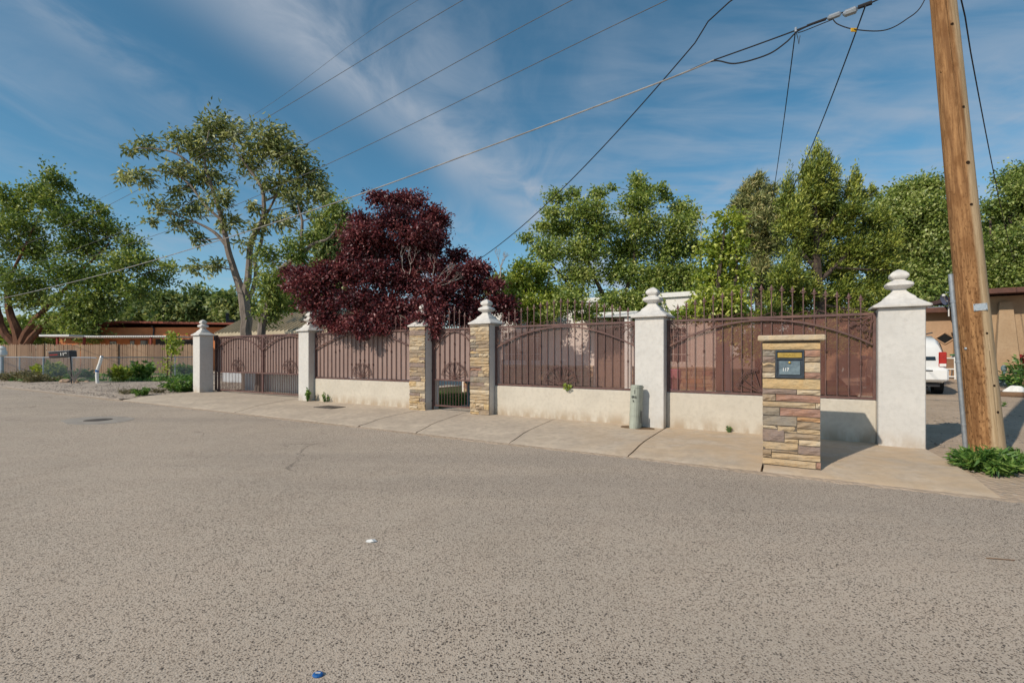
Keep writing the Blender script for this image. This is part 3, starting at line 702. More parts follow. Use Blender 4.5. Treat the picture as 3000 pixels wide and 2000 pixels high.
def pedestrian_gate():
    s0, s1 = 7.80, 9.22; W = s1-s0; I = M['iron']
    t = thing('pedestrian_gate', 'narrow arched iron pedestrian gate between the two stone faced pillars', 'gate', F((s0+s1)/2, 0.26), RZ)
    h = W/2-.03; zb, zm, zt = .085, .745, 2.075
    for z, nm in ((zb,'bottom_rail'),(zm,'middle_rail'),(zt-.04,'top_rail')): MB().box(-h, h, -.018, .018, z, z+.04).build(nm, I, t)
    for s in (-1,1): MB().box(s*h-s*.04 if s>0 else -h, h if s>0 else -h+.04, -.017, .017, zb+.041, zt-.041).build('side_rail', I, t)
    MB().box(-h-.055, -h-.012, -.025, .025, -.05, 2.06).build('hinge_post', I, t)
    for z in (.22, 1.0, 1.75): MB().tube([(-h-.10,-.03,z),(-h-.01,-.03,z)], .014, 6).build('hinge', M['dark_metal'], t)
    b = MB(); ap = arch_pts(-h+.03, h-.03, 1.52, 2.0, -.03, 20); vs = []
    for p in ap:
        for dy, dz in ((-.012,-.016),(.011,-.016),(.011,.016),(-.012,.016)): vs.append((p[0],p[1]+dy,p[2]+dz))
    fs = [(i*4+k, i*4+(k+1)%4, (i+1)*4+(k+1)%4, (i+1)*4+k) for i in range(20) for k in range(4)]+[(3,2,1,0),(80,81,82,83)]
    b.add(vs, fs); b.build('arch_rail', I, t)
    tips = [2.27,2.36,2.45,2.54,2.45,2.36,2.27]
    for i in range(7):
        x = -h+.04+(2*h-.08)*(i+1)/8
        pk = MB().box(x-.009, x+.009, -.009, .009, zm+.041, tips[i]-.07).build('picket', I, t)
        add_spear(pk, x, 0, tips[i]-.005, 1.1)
        if i in (0,6): add_collar(pk, x, 0, 1.42)
        if i == 3: add_collar(pk, x, 0, 1.68); add_collar(pk, x, 0, 1.30)
        if i in (1,5): add_collar(pk, x, 0, 1.22)
    for i in range(14):
        x = -h+.04+(2*h-.08)*(i+.5)/14
        MB().tube([(x,0,zb+.04),(x,0,zm)], .0075, 6).build('lower_bar', I, t)
    fan(t, 0, -.03, zm+.05, .40)
    for s in (-1,1): corner_scroll(t, s*(h-.04), zt-.045, -s, -.022, .30, 71+s)
    top_scrolls(t, -h+.05, h-.05, zt, -.004, 3)
    MB().box(-h+.03, h-.03, .020, .025, zm+.03, zt-.012).build('backing_sheet', M['sheet_a'], t)
    b = MB(); b.box(h-.06, h+.05, -.045, -.019, 1.30, 1.33); b.box(h-.06, h+.05, -.045, -.019, 1.12, 1.15); b.box(h-.02, h+.01, -.044, -.02, 1.151, 1.299); b.build('latch', I, t)
    MB().lathe([(.0,-.02),(.02,-.015),(.022,0),(.018,.015),(.0,.02)], (h-.01,-.055,1.27), 8).build('knob', M['galv'], t, smooth=True)
pedestrian_gate()

def drive_gate():
    s0, s1 = 14.24, 20.50; W = s1-s0; I = M['iron']
    t = thing('driveway_gate', 'wide brown sliding driveway gate with two arches and open lower bars', 'gate', F((s0+s1)/2, 0.66), RZ)
    h = W/2; zb, zm, zt = .045, .735, 2.115
    for z, nm in ((zb,'bottom_rail'),(zm,'middle_rail'),(zt-.05,'top_rail')): MB().box(-h, h, -.024, .024, z, z+.05).build(nm, I, t)
    for x, nm in ((-h,'side_rail'),(h-.05,'side_rail'),(-.045,'centre_post')):
        MB().box(x, x+(.05 if nm == 'side_rail' else .09), -.023, .023, zb+.051, zt-.051).build(nm, I, t)
    MB().box(-h-.02, -h+.12, -.06, .05, zt-.16, zt+.05).build('gate_guide', I, t)
    MB().box(-h+.22, -h+.30, -.02, .02, zb+.051, zm-.001).build('lower_post', I, t)
    MB().tube([(-h+.26,-.03,.02),(-h+.26,.03,.02)], .05, 12).build('roller', M['dark_metal'], t)
    MB().box(-h+.18, -h+.36, -.04, .04, 0.0, zb-.001).build('roller_bracket', I, t)
    for sd in (-1, 1):
        c = sd*h/2; hw = h/2-.03
        b = MB(); ap = arch_pts(c-hw, c+hw, 1.56, zt-.075, -.036); vs = []
        for p in ap:
            for dy, dz in ((-.014,-.018),(.011,-.018),(.011,.018),(-.014,.018)): vs.append((p[0],p[1]+dy,p[2]+dz))
        n = len(ap); fs = [(i*4+k, i*4+(k+1)%4, (i+1)*4+(k+1)%4, (i+1)*4+k) for i in range(n-1) for k in range(4)]+[(3,2,1,0),tuple(range(4*n-4,4*n))]
        b.add(vs, fs); b.build('arch_rail', I, t)
        for i in range(19):
            x = c-hw+2*hw*(i+.5)/19; q = abs(i-9)/9
            pk = MB().box(x-.010, x+.010, -.010, .010, zm+.051, zt-.051).build('picket', I, t)
            if abs(i-9) % 3 == 0: add_collar(pk, x, 0, 1.67-0.3*q**1.7)
            if i == 9: add_collar(pk, x, 0, 1.28)
        fan(t, c, -.036, zm+.055, .42)
        corner_scroll(t, c-sd*(hw-.02), zt-.05, sd, -.03, .46, 81+sd)
        corner_scroll(t, c+sd*(hw-.02), zt-.05, -sd, -.03, .40, 91+sd)
        MB().box(c-h/2+.03, c+h/2-.03, .026, .032, zm+.03, zt-.02).build('backing_sheet', M['sheet_a'], t)
    n = 62
    first = None
    for i in range(n):
        x = -h+.05+(2*h-.1)*(i+.5)/n
        if first is None: first = MB().box(-.008, .008, -.008, .008, zb+.051, zm-.001).build('lower_bar', I, t); first.location = (x,0,0)
        else: share(first, 'lower_bar', t, (x,0,0))
drive_gate()

# ------------------------------------------------------------------ mailbox column
def mailbox():
    # front right corner of the column at the pavement
    fr = Vector((3.93, 6.16, 0)); w = .655; d = .62
    o = fr - AX*(-w/2) if False else fr + AX*(w/2)
    t = thing('mailbox_column', 'stone faced mailbox column with built in letter box, standing on the pavement', 'mailbox', o, RZ)
    h = w/2; H = 1.585
    MB().bbox(-h, h, 0.012, d, -.14, H, .012).build('core', M['wall'], t)
    MB().box(-h+.004, h-.004, -.010, .012, -.13, H-.006).build('mortar_bed', M['mortar'], t)
    b = MB(); b.add([], [])
    b.bbox(-h-.055, h+.055, -.075, d+.05, H+.001, H+.075, .014); b.build('capstone', M['st_pale'], t)
    X = lambda px: -h+(px-895)/427*w; Z = lambda py: (1462-py)*.001722-0.03
    r = random.Random(5)
    def S(x0,x1,y0,y1,m,rough=.010): stone(t, X(x0)+.001, X(x1)-.002, Z(y1)+.002, Z(y0)-.003, -.030, .024, M['st_'+m], r, rough)
    S(893,1322,536,592,'ochre',.003)
    for a in ((893,992,593,641,'grey'),(893,992,641,686,'purple'),(893,992,686,721,'tan'),(893,992,721,766,'brown'),(893,992,766,808,'pale'),
              (1208,1322,593,646,'red'),(1208,1322,646,684,'brown'),(1208,1322,684,761,'pale'),(1208,1322,761,810,'red')): S(*a)
    S(893,1322,811,890,'ochre',.003)
    for a in ((893,1152,891,931,'purple'),(1153,1322,891,931,'pale'),(893,996,931,986,'brown'),(997,1322,931,986,'red'),(893,1288,987,1031,'tan'),(1289,1322,987,1031,'pale'),
              (893,1026,1032,1096,'grey'),(1027,1322,1032,1096,'red'),(893,1153,1097,1172,'grey'),(1154,1322,1097,1131,'orange'),(1154,1322,1132,1184,'brown'),
              (893,1008,1173,1200,'pale'),(1009,1153,1173,1222,'tan'),(1154,1322,1185,1222,'tan'),(893,1060,1201,1296,'purple'),(1061,1322,1223,1266,'brown'),(1061,1166,1267,1298,'tan'),(1167,1322,1267,1310,'pale'),
              (893,1161,1298,1358,'tan'),(1162,1322,1311,1376,'purple'),(893,963,1359,1402,'brown'),(964,1322,1377,1424,'tan'),(964,1161,1359,1377,'brown'),(893,1290,1425,1475,'tan'),(893,963,1403,1424,'brown'),(1291,1325,1425,1475,'red')): S(*a)
    # letter box
    mx0, mx1, mz0, mz1 = X(994), X(1206), Z(807), Z(594)
    bx = MB()
    bx.box(mx0, mx1, -.020, .010, mz0, mz1)
    lb = bx.build('letter_box', M['mail_frame'], t)
    W = mx1-mx0; Hh = mz1-mz0
    for (a0,a1,c0,c1) in ((0,1,.94,1),(0,1,0,.06),(0,.055,.061,.939),(.945,1,.061,.939),(.0551,.9449,.66,.705)):
        MB().bbox(mx0+W*a0, mx0+W*a1, -.036, -.0205, mz0+Hh*c0, mz0+Hh*c1, .003).build('frame', M['mail_frame'], lb)
    fl = MB().bbox(mx0+W*.075, mx0+W*.925, -.032, -.0208, mz0+Hh*.725, mz0+Hh*.905, .003).build('slot_flap', M['brass'], lb)
    text_part('MAIL', .040, 'lettering', M['brass_dark'], lb, (mx0+W*.5, -.0335, mz0+Hh*.815), (pi/2,0,0), .001, 0.0, 1.7)
    dr = MB().bbox(mx0+W*.13, mx0+W*.87, -.034, -.0206, mz0+Hh*.12, mz0+Hh*.61, .004).build('door', M['mail_door'], lb)
    text_part('117', .060, 'house_number', M['white_paint'], lb, (mx0+W*.36, -.0355, mz0+Hh*.30), (pi/2,0,0), .001, .001, .85)
    lk = MB().lathe([(.0,0),(.015,.0),(.016,.012),(.010,.017),(.0,.018)], (0,0,0), 12).build('lock', M['brass'], lb, smooth=True)
    lk.location = (mx0+W*.5, -.034, mz0+Hh*.555); lk.rotation_euler = (pi/2,0,0)
    return t
mailbox()

# ------------------------------------------------------------------ pedestal by the pillar
def pedestal():
    g = ground(1457, 983); t = thing('utility_pedestal', 'green weathered telephone utility pedestal leaning slightly beside the white pillar', 'pedestal', (g.x, g.y, -.02), RZ+radians(4))
    t.rotation_euler = (radians(-1), radians(2.2), RZ+radians(4))
    def octo(w, d, b): return [(w*.92*sin(a), d*.55-(d*1.5)*cos(a)) for a in [radians(x) for x in range(-80,81,20)]]+[(w*.95,d),(-w*.95,d)]
    b = MB(); b.prism(octo(.118,.10,.035), -.05, .26); b.build('base', M['pedestal'], t)
    b = MB(); b.prism(octo(.128,.108,.035), .261, .285); b.build('collar_band', M['pedestal'], t)
    b = MB(); b.prism(octo(.122,.104,.04), .286, .80); b.build('cover', M['pedestal'], t)
    b = MB(); b.prism(octo(.130,.112,.042), .801, .825); b.add([],[]); b.prism(octo(.112,.098,.04), .8255, .845); b.build('lid', M['pedestal'], t)
    text_part('ERS', .060, 'lettering', M['print'], t, (-.01,-.1015,.62), (pi/2,0,0), .001, .0015)
    b = MB(); b.prismy([(-.03,.53),(.005,.53),(-.03,.575)], -.1025, -.097); b.build('arrow_mark', M['print'], t)
    b = MB(); 
    for a in range(6): b.box(-.012+.003*(a%3), .010-.003*(a%2), -.1020, -.097, .685+a*.014, .692+a*.014)
    b.build('symbol', M['print'], t)
    b = MB(); b.box(.1185,.128,-.02,.02,.13,.36); b.build('latch', M['dark_metal'], t)
    p = ground(1462, 982); 
    r = random.Random(3); poly = [(.36*cos(a)*r.uniform(.75,1.1)+.03, .20*sin(a)*r.uniform(.8,1.1)+.02) for a in [2*pi*i/14 for i in range(14)]]
    o = MB().prism(poly, -.03, .004).build('soil_patch', M['soil'], None, loc=(p.x, p.y, 0.0), rz=RZ); tag(o, kind='structure')
pedestal()
def meter_cover():
    c = ground(757, 934.5); t = thing('meter_cover', 'dark rectangular metal meter cover set in the pavement', 'cover', (c.x, c.y, -0.012), RZ)
    MB().bbox(-.36,.36,-.24,.24,-.03,.018,.006).build('plate', M['cover'], t)
    MB().lathe([(.13,0),(.13,.005),(.118,.008),(.0,.008)], (0,0,.018), 24).build('round_lid', M['cover'], t)
    MB().lathe([(.03,0),(.03,.006),(.0,.007)], (0,0,.0262), 12).build('lid_hole', M['dark_metal'], t)
    for x in (-.30,.30): MB().box(x-.02,x+.02,-.18,.18,.0182,.022).build('rib', M['cover'], t)
meter_cover()
def valve():
    c = ground(225, 964.5, -.10); t = thing('valve_cover', 'iron valve cover set in a pale concrete ring in the road', 'cover', (c.x,c.y,-.10), RZ)
    r = random.Random(9)
    poly = [(.95*cos(a)*r.uniform(.9,1.08), .62*sin(a)*r.uniform(.9,1.08)) for a in [2*pi*i/20 for i in range(20)]]
    MB().prism(poly, -.02, .004).build('concrete_ring', M['valve'], t)
    MB().lathe([(.26,0),(.26,.009),(.24,.011),(.0,.011)], (0,0,.001), 24).build('lid', M['cover'], t)
    MB().lathe([(.17,0),(.17,.003),(.0,.003)], (0,0,.0125), 20).build('lid_boss', M['cover'], t)
valve()

# ------------------------------------------------------------------ litter on the road
def litter():
    c = ground(853,1244,-.10); b = MB(); r = random.Random(2); n = 9
    vs = [(0,0,.022)]+[(.04*cos(2*pi*i/n)*r.uniform(.6,1.2), .03*sin(2*pi*i/n)*r.uniform(.6,1.2), r.uniform(.002,.02)) for i in range(n)]
    b.add(vs, [(0,1+i,1+(i+1)%n) for i in range(n)]); b.add([(x,y,.001) for x,y,z in vs[1:]], [tuple(range(n-1,-1,-1))])
    tag(b.build('paper_scrap', M['white_paint'], None, loc=(c.x,c.y,-.099)), 'small crumpled white paper scrap lying on the road', 'litter')
    c = ground(730,1551,-.10); t = thing('bottle_cap', 'small crushed blue drink lid lying on the road, bottom of the picture', 'litter', (c.x,c.y,-.099))
    MB().lathe([(.024,0),(.026,.004),(.022,.010),(.015,.012),(0,.009)], n=14, squash=(1,.8)).build('lid', M['blue_cap'], t)
    MB().box(-.012,.012,-.003,.003,.0125,.0135).build('print_mark', M['white_paint'], t)
    c = ground(2300,1285,-.10); tag(MB().tube([(-.09,.02,.006),(-.02,0,.008),(.08,-.02,.006)], .0035, 5).build('dry_twig', M['timber'], None, loc=(c.x,c.y,-.10)), 'thin dry twig lying on the road at right', 'twig')
    # loose stones as ground cover
    def pebbles(name, n, place, mat, rmin, rmax, label):
        V = []; 
        base = np.array([(1,0,0),(0,1,0),(-1,0,0),(0,-1,0),(0,0,.8)]); tri = [(0,1,4),(1,2,4),(2,3,4),(3,0,4)]
        for i in range(n):
            p = place(i); r = rng.uniform(rmin, rmax); a = rng.uniform(0, 6.28); ca, sa = cos(a), sin(a); sy = rng.uniform(.5,.95)
            q = base*np.array([1, sy, rng.uniform(.5,.9)])*rng.uniform(.75,1.2,(5,1)); R = np.array([[ca,-sa,0],[sa,ca,0],[0,0,1]])
            q = (q@R.T)*r+np.array(p)
            for tr in tri: V += [q[k] for k in tr]
        o = np_mesh(name, np.array(V), 3, mat); tag(o, label, 'gravel', kind='stuff')
    def on_road(i):
        u = rng.uniform(-100,2450); v = 925+ (rng.random()**0.6)*640
        p = ground(u, v, -.10)
        rel = p-F0; d = rel.dot(NX)
        if d > -2.5: p = p - NX*(d+2.6)
        return (p.x,p.y,-.101)
    pebbles('loose_road_stones', 1500, on_road, M['pebble'], .003, .010, 'loose dark stones scattered over the road')
    def kerb(i):
        s = rng.uniform(-2.0, 30); return tuple(F(s, -2.46-abs(rng.normal(0,.07)), -.101))
    pebbles('kerb_grit', 1100, kerb, M['pebble_lt'], .006, .017, 'pale grit gathered along the kerb edge')
    def lot(i):
        s = 20.9+abs(rng.normal(0,7)); d = rng.uniform(-2.3, 7.5); return tuple(F(s, d, -.02 if d > -1.6 else -.07))
    pebbles('lot_gravel', 6000, lot, M['pebble_lt'], .015, .05, 'loose gravel of the lot left of the gate')
    def yard(i):
        s = -.75-abs(rng.normal(0,2.5)); d = rng.uniform(-1.5, 7); return tuple(F(s, d, -.03+hill(d)))
    pebbles('yard_stones', 1300, yard, M['pebble_lt'], .008, .035, 'small stones on the dirt yard beside the pole')
litter()
def kerb_dirt():
    r = random.Random(15); b = MB(); n = 220; vs = []
    for i in range(n+1):
        s_ = -1.4+34*i/n; w = .05+.10*max(0, .5+.5*sin(s_*1.3)+r.uniform(-.5,.5))+(.12 if s_ > 20 else 0)
        w *= .6; vs += [F(s_, -2.405, -.094), F(s_, -2.44-r.uniform(0,.02), -.092), F(s_, -2.45-w, -.0985+r.uniform(0,.003)), F(s_, -2.48-w*1.3, -.104)]
    b.add(vs, [(i*4+j, i*4+j+1, i*4+j+5, i*4+j+4) for i in range(n) for j in range(3)])
    tag(b.build('kerb_dirt', M['dirt'], None, smooth=True), 'dirt drifted along the kerb edge', 'dirt', kind='stuff')
kerb_dirt()

# ------------------------------------------------------------------ utility pole and wires
POLE = Vector((6.95, 7.07, -0.03)); LEAN = -0.098
def pole_at(z): return Vector((POLE.x+LEAN*z, POLE.y, z))
def utility_pole():
    t = thing('utility_pole', 'leaning brown wooden utility pole with metal tag, weeds round its foot', 'utility pole', POLE)
    t.rotation_euler = (0, math.atan(LEAN), 0)
    n = 28; r = random.Random(4); b = MB(); vs = []; fs = []; zs = [-.3+i*0.28 for i in range(41)]
    for i, z in enumerate(zs):
        rad = .203-.0085*max(z,0)+(.012*max(0,.5-z) if z < .5 else 0)
        for k in range(n):
            a = 2*pi*k/n; rr = rad*(1+.012*sin(3*a+z*.4)+.008*sin(7*a-z*.7)); vs.append((rr*cos(a), rr*sin(a), z))
    for i in range(len(zs)-1):
        for k in range(n): j = (k+1)%n; fs.append((i*n+k,i*n+j,(i+1)*n+j,(i+1)*n+k))
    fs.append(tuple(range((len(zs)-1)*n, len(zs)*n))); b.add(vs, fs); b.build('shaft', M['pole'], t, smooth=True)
    R = lambda z: .203-.0085*z
    aim = atan2(-POLE.y, -POLE.x)                            # side of the pole that faces the street
    def crack(a0, z0, z1, da, w, seed):
        q = random.Random(seed); m = MB(); vs = []; nn = 26
        for i in range(nn+1):
            tt = i/nn; z = z0+(z1-z0)*tt; a = a0+da*tt+q.uniform(-.006,.006); ww = w*sin(pi*min(max(tt,.02),.98))**.5
            for s in (-1, 0, 1):
                aa = a+s*ww/R(z); rr = R(z)+(.004 if s else -.004); vs.append((rr*cos(aa), rr*sin(aa), z))
        m.add(vs, [(i*3+j, i*3+j+1, i*3+j+4, i*3+j+3) for i in range(nn) for j in range(2)])
        m.build('crack', M['crack'], t)
    crack(aim+radians(18), 3.3, 6.0, -.10, .008, 1); crack(aim+radians(12), 5.7, 8.6, -.05, .007, 2); crack(aim+radians(38), .2, 1.5, .05, .004, 3)
    crack(aim-radians(60), .3, 1.9, .03, .004, 5)
    def on(a, z, out=0): rr = R(z)+out; return Vector((rr*cos(a), rr*sin(a), z))
    for (da, z, s) in ((-8,2.55,.022),(30,3.6,.02),(34,4.2,.026),(40,5.0,.018),(10,1.15,.024),(-10,.50,.022),(45,1.0,.018),(48,.62,.02),(28,6.2,.02),(38,1.75,.016),(-35,5.6,.018),(26,7.0,.02)):
        k = MB().lathe([(s,-.004),(s*.9,.006),(s*.45,.009),(s*.4,.004),(0,.003)], n=10).build('knot', M['crack'] if da > 20 else M['pole'], t, smooth=True)
        a = aim+radians(da); k.location = on(a, z, .001); k.rotation_euler = (0, pi/2, a)
    a = aim+radians(24); z = 2.13
    tg = MB().bbox(-.078,.078,-.003,.003,-.05,.05,.002).build('metal_tag', M['tagm'], t); tg.location = on(a, z, .006); tg.rotation_euler = (0, 0, a+pi/2)
    for sx in (-1,1):
        for sz in (-1,1):
            nl = MB().lathe([(.006,0),(.005,.004),(0,.005)], n=8).build('nail', M['dark_metal'], tg); nl.location = (sx*.066,-.003,sz*.04); nl.rotation_euler = (pi/2,0,0)
    b = MB(); a = aim-radians(80)
    pts = [on(a, zz, .026) for zz in (-.1,.4,1.0,1.6,2.2,2.66)]; b.tube(pts, .034, 10); b.build('conduit', M['galv'], t, smooth=True)
    for zz in (.42,1.35,2.25):
        c = on(a, zz, .026); MB().lathe([(.040,-.012),(.040,.012)], (c.x,c.y,zz), 12).build('conduit_strap', M['galv'], t)
    bl = MB().lathe([(.020,0),(.020,.008),(.010,.014),(0,.015)], n=8).build('bolt', M['galv'], t); bl.location = on(aim-radians(38), 1.55, 0); bl.rotation_euler = (0,pi/2,aim-radians(38))
    arm = MB().box(-.06,.06,-1.25,1.25,10.2,10.32).build('crossarm', M['pole'], t); arm.location = (.19,0,0)
    for y in (-1.1,-.45,.45,1.1):
        MB().lathe([(.02,0),(.05,.02),(.03,.06),(.05,.09),(.02,.13)], (.19,y,10.325), 10).build('insulator', M['dark_metal'], t, smooth=True)
utility_pole()

def wpt(u, v, off=0.0):
    k = (u-U0)/F_PX; P = Vector((6.35, 6.95, 0))+NX*off
    t = (P.x-k*P.y)/(-AX.x+k*AX.y); y = P.y+AX.y*t
    return at(u, v, y)
def smooth_pts(pts, sub=8):
    pts = [Vector(p) for p in pts]; out = []
    for i in range(len(pts)-1):
        p0 = pts[max(i-1,0)]; p1 = pts[i]; p2 = pts[i+1]; p3 = pts[min(i+2,len(pts)-1)]
        for k in range(sub):
            t = k/sub; out.append(0.5*((2*p1)+(p2-p0)*t+(2*p0-5*p1+4*p2-p3)*t*t+(3*p1-p0-3*p2+p3)*t**3))
    out.append(pts[-1]); return out
def wire(pts, r, mat, label, sub=8, name='overhead_wire'):
    o = MB().tube(smooth_pts(pts, sub), r, 6).build(name, mat, None, smooth=True)
    return tag(o, label, 'wire', 'overhead wires')
def ext(p, q, k): return p+(p-q)*k
def far_run(uvs, zpole, off, dx):
    P = [wpt(u, v, off) for u, v in uvs]
    pole = pole_at(zpole)+Vector((0,0,0))
    first = ext(P[-1], P[-2], 0.6); first.z = P[-1].z+(P[-1].z-P[-2].z)*.5
    return [pole]+P+[first]
wire(far_run([(960,0),(585,262),(275,434),(0,560)], 10.35, 0.3, 0), .0045, M['wire_dark'], 'topmost and faintest thin wire crossing the sky above the tall tree')
wire(far_run([(1055,5),(575,292),(236,478),(0,588)], 10.3, 0.0, 0), .0075, M['wire_dark'], 'second wire from the top, reaching the frame top left of centre')
wire(far_run([(1305,5),(685,340),(322,515),(0,633)], 9.1, 0.0, 0), .0075, M['wire_dark'], 'third wire from the top, meeting the tall tree at its right shoulder')
wire(far_run([(1522,5),(735,385),(377,533),(0,655)], 8.3, 0.0, 0), .0075, M['wire_dark'], 'fourth wire from the top, just above the thick pale cable')
main = [wpt(*q) for q in ((1640,138),(1500,195),(1100,345),(780,462),(438,572),(220,634),(0,686),(-150,712))]
wire(main, .0145, M['wire'], 'thick pale messenger cable running down to the left edge')
t_ = [wpt(*q) for q in ((1640,138),(1730,106),(1828,70),(1915,36),(2000,7))]+[pole_at(7.05)]
wire(t_, .011, M['cable'], 'taut black cable between the pole and the pale messenger cable')
wire([wpt(*q) for q in ((1585,161),(1640,140),(1690,146),(1762,126),(1805,98),(1832,72),(1870,54))], .012, M['cable'], 'slack black jumper cable dipping under the taut cable')
wire([wpt(*q) for q in ((1832,76),(1850,70),(1880,58),(1912,45))], .007, M['cable'], 'short thin lead sagging under the splice case')
def drop(p, q, sag, n=14):
    return [p.lerp(q, i/n)-Vector((0,0,sag*4*(i/n)*(1-i/n))) for i in range(n+1)]
wire([pole_at(8.6)]+drop(at(1675,5,8.6), at(1095,599,17.6), .42), .012, M['cable'], 'black service drop falling from top centre to behind the purple tree', 3)
wire(drop(at(1988,14,7.45), at(1800,470,17.0), .25), .011, M['cable'], 'black drop wire running into the juniper top', 2)
wire(drop(at(1828,66,8.1), at(1772,470,17.0), .15), .009, M['cable'], 'thin drop wire hanging left of the juniper top', 2)
wire([pole_at(7.4)]+drop(at(2207,-5,7.2), at(2330,600,21.0), .35), .011, M['cable'], 'black wire on the right of the pole, falling to the brown house', 3)
wire([wpt(*q) for q in ((1912,42),(1925,56),(1965,68),(2030,70),(2080,46),(2122,4))]+[pole_at(7.3)], .008, M['cable'], 'black loop of cable hanging left of the pole')
def splice():
    p, q = wpt(1860,57), wpt(2000,7); d = (q-p).normalized()
    t = thing('cable_splice', 'grey splice case and clamps on the cable near the pole', 'splice', p)
    loc = lambda k, dz=0: d*((q-p).length*k)+Vector((0,0,dz))
    MB().tube([loc(-.05),loc(.28)], [.018,.022], 8).build('sleeve', M['cable'], t, smooth=True)
    MB().tube([loc(.30),loc(.33),loc(.50),loc(.53)], [.02,.042,.042,.02], 8).build('case', M['galv'], t, smooth=True)
    MB().tube([loc(.56,-.01),loc(.60,-.025),loc(.76,-.025),loc(.79,-.01)], [.025,.055,.055,.025], 8).build('clamp', M['galv'], t, smooth=True)
    MB().tube([loc(.80),loc(1.02)], [.030,.034], 8).build('end_sleeve', M['cable'], t, smooth=True)
    c = wpt(1828,68)-p
    MB().tube([c+Vector((0,0,.03)),c+Vector((0,0,-.04))], .02, 8).build('hook', M['galv'], t)
    MB().tube([c+Vector((0,0,-.03)),c+Vector((.03,0,-.12)),c+Vector((.05,0,-.24)),c+Vector((.07,0,-.10))], .006, 5).build('tail_loop', M['cable'], t)
splice()
y_ = wpt(1961,69)
tg = MB().bbox(-.045,.045,-.006,.006,-.03,.03,.003).build('cable_marker', M['yellow_tag'], None, loc=y_); tag(tg, 'small yellow marker tag clipped to the hanging cable loop', 'tag')

# ------------------------------------------------------------------ vegetation
def norm(a): return a/np.maximum(np.linalg.norm(a, axis=-1, keepdims=True), 1e-9)
def leaf_quads(g, pos, axis, L, W, spread=0.9, up=0.6, fold=0.12):
    n = len(pos); d = norm(axis+g.normal(0, spread, (n,3))); nn = norm(g.normal(0, 1, (n,3))+np.array([0,0,up]))
    w = norm(np.cross(d, nn)); b = np.cross(w, d); l = (L*g.uniform(.65,1.25,n))[:,None]; ww = (W*g.uniform(.7,1.25,n))[:,None]
    q = np.empty((n,4,3)); q[:,0] = pos; q[:,1] = pos+d*l*.45+w*ww*.5+b*l*fold; q[:,2] = pos+d*l; q[:,3] = pos+d*l*.45-w*ww*.5+b*l*fold
    return q.reshape(-1,3)
def tree(name, label, cat, Y, base, limbs, lobes, leafm, bark, L, W, k=3.6, per=11, seed=1, group=None, jut=0.35, droop=(0,0,-.25), spread=.9, up=.7,
         twig_frac=.35, flat=1.0, hollow=3.2, extra=None, clump=.16, trunk_r=.2, ydepth=1.0, limb_sides=7, grow=1.2, spire=0.0):
    g = np.random.default_rng(seed)
    t = thing(name, label, cat, base, 0, group); B = Vector(base)
    tb = MB(); nodes = []
    for limb in limbs:
        pts = smooth_pts([at(*p[:3])-B if len(p) > 3 else p[0]-B for p in limb], 4); rs0 = [p[-1] for p in limb]
        m = len(pts); rs = [float(np.interp(i/(m-1)*(len(rs0)-1), range(len(rs0)), rs0)) for i in range(m)]
        pts = [p+Vector(g.normal(0, rs[i]*.07, 3)) for i, p in enumerate(pts)]
        tb.tube(pts, rs, limb_sides); nodes += [(p, rs[i]) for i, p in enumerate(pts)]
    NP = np.array([tuple(p) for p, r in nodes]); NR = np.array([r for p, r in nodes])
    pos_all = []; ax_all = []; tint_all = []
    px = Y/F_PX
    for lb in lobes:
        u, v, ru, rv = lb[:4]; dY = lb[4] if len(lb) > 4 else g.uniform(-.5,.5)*ydepth*(ru+rv)*px
        c = np.array(at(u, v, Y+dY))-np.array(B)
        rad = np.array([ru*px, (ru*.6+rv*.4)*px*flat, rv*px])*grow
        area = pi*rad[0]*rad[2]; nl = int(2.1*k*area/(0.5*L*W)); nt = max(4, nl//per)
        dist = np.linalg.norm(NP-c, axis=1)+np.maximum(0, (NP[:,2]-c[2]))*1.2; i0 = int(np.argmin(dist)); a = Vector(NP[i0]); cc = Vector(c)
        mid = a.lerp(cc, .55)+Vector(g.normal(0, .08*max(.2,(cc-a).length), 3)); r0 = min(NR[i0]*.6, .02+.012*(cc-a).length)
        tb.tube(smooth_pts([a, mid, cc], 3), [r0*(1-.75*i/6) for i in range(7)], 5)
        dr = norm(g.normal(0,1,(nt,3))); rr = g.random(nt)**(1/hollow); rr = rr*(1+jut*g.random(nt)**4)
        off = dr*rr[:,None]
        if spire: zz = np.maximum(0, off[:,2]); off[:,:2] *= (1-.8*np.minimum(1,zz))[:,None]; off[:,2] += zz*spire; off[:,0] += zz*.35
        tips = c+off*rad; start = c+(tips-c)*g.uniform(.15,.55,(nt,1))+g.normal(0,.05,(nt,3))*rad
        nd = norm(tips-start); ln = np.linalg.norm(tips-start, axis=1)
        for i in range(int(nt*twig_frac)):
            s0 = Vector(c*.6+start[i]*.4); tb.tube([s0, Vector(start[i]), Vector(tips[i])], [r0*.30+.004, .006, .002], 3, False)
        tt = g.uniform(.15,1.05,(nt,per)); p = start[:,None,:]+(tips-start)[:,None,:]*tt[:,:,None]
        p = p+g.normal(0,1,p.shape)*np.minimum(clump, .5*rad.mean())*.5
        p = p.reshape(-1,3); ax = np.repeat(nd, per, axis=0)*.8+np.array(droop)
        tn = np.clip(np.repeat(g.normal(0,.26,nt), per)+g.random(len(p))*.85+g.normal(0,.10), 0, 1)
        pos_all.append(p); ax_all.append(ax); tint_all.append(tn)
    P = np.concatenate(pos_all); A = np.concatenate(ax_all); T = np.concatenate(tint_all)
    tb.build('trunk', bark, t, smooth=True)
    np_mesh('crown', leaf_quads(g, P, A, L, W, spread, up), 4, leafm, t, T)
    if extra: extra(t, B)
    return t

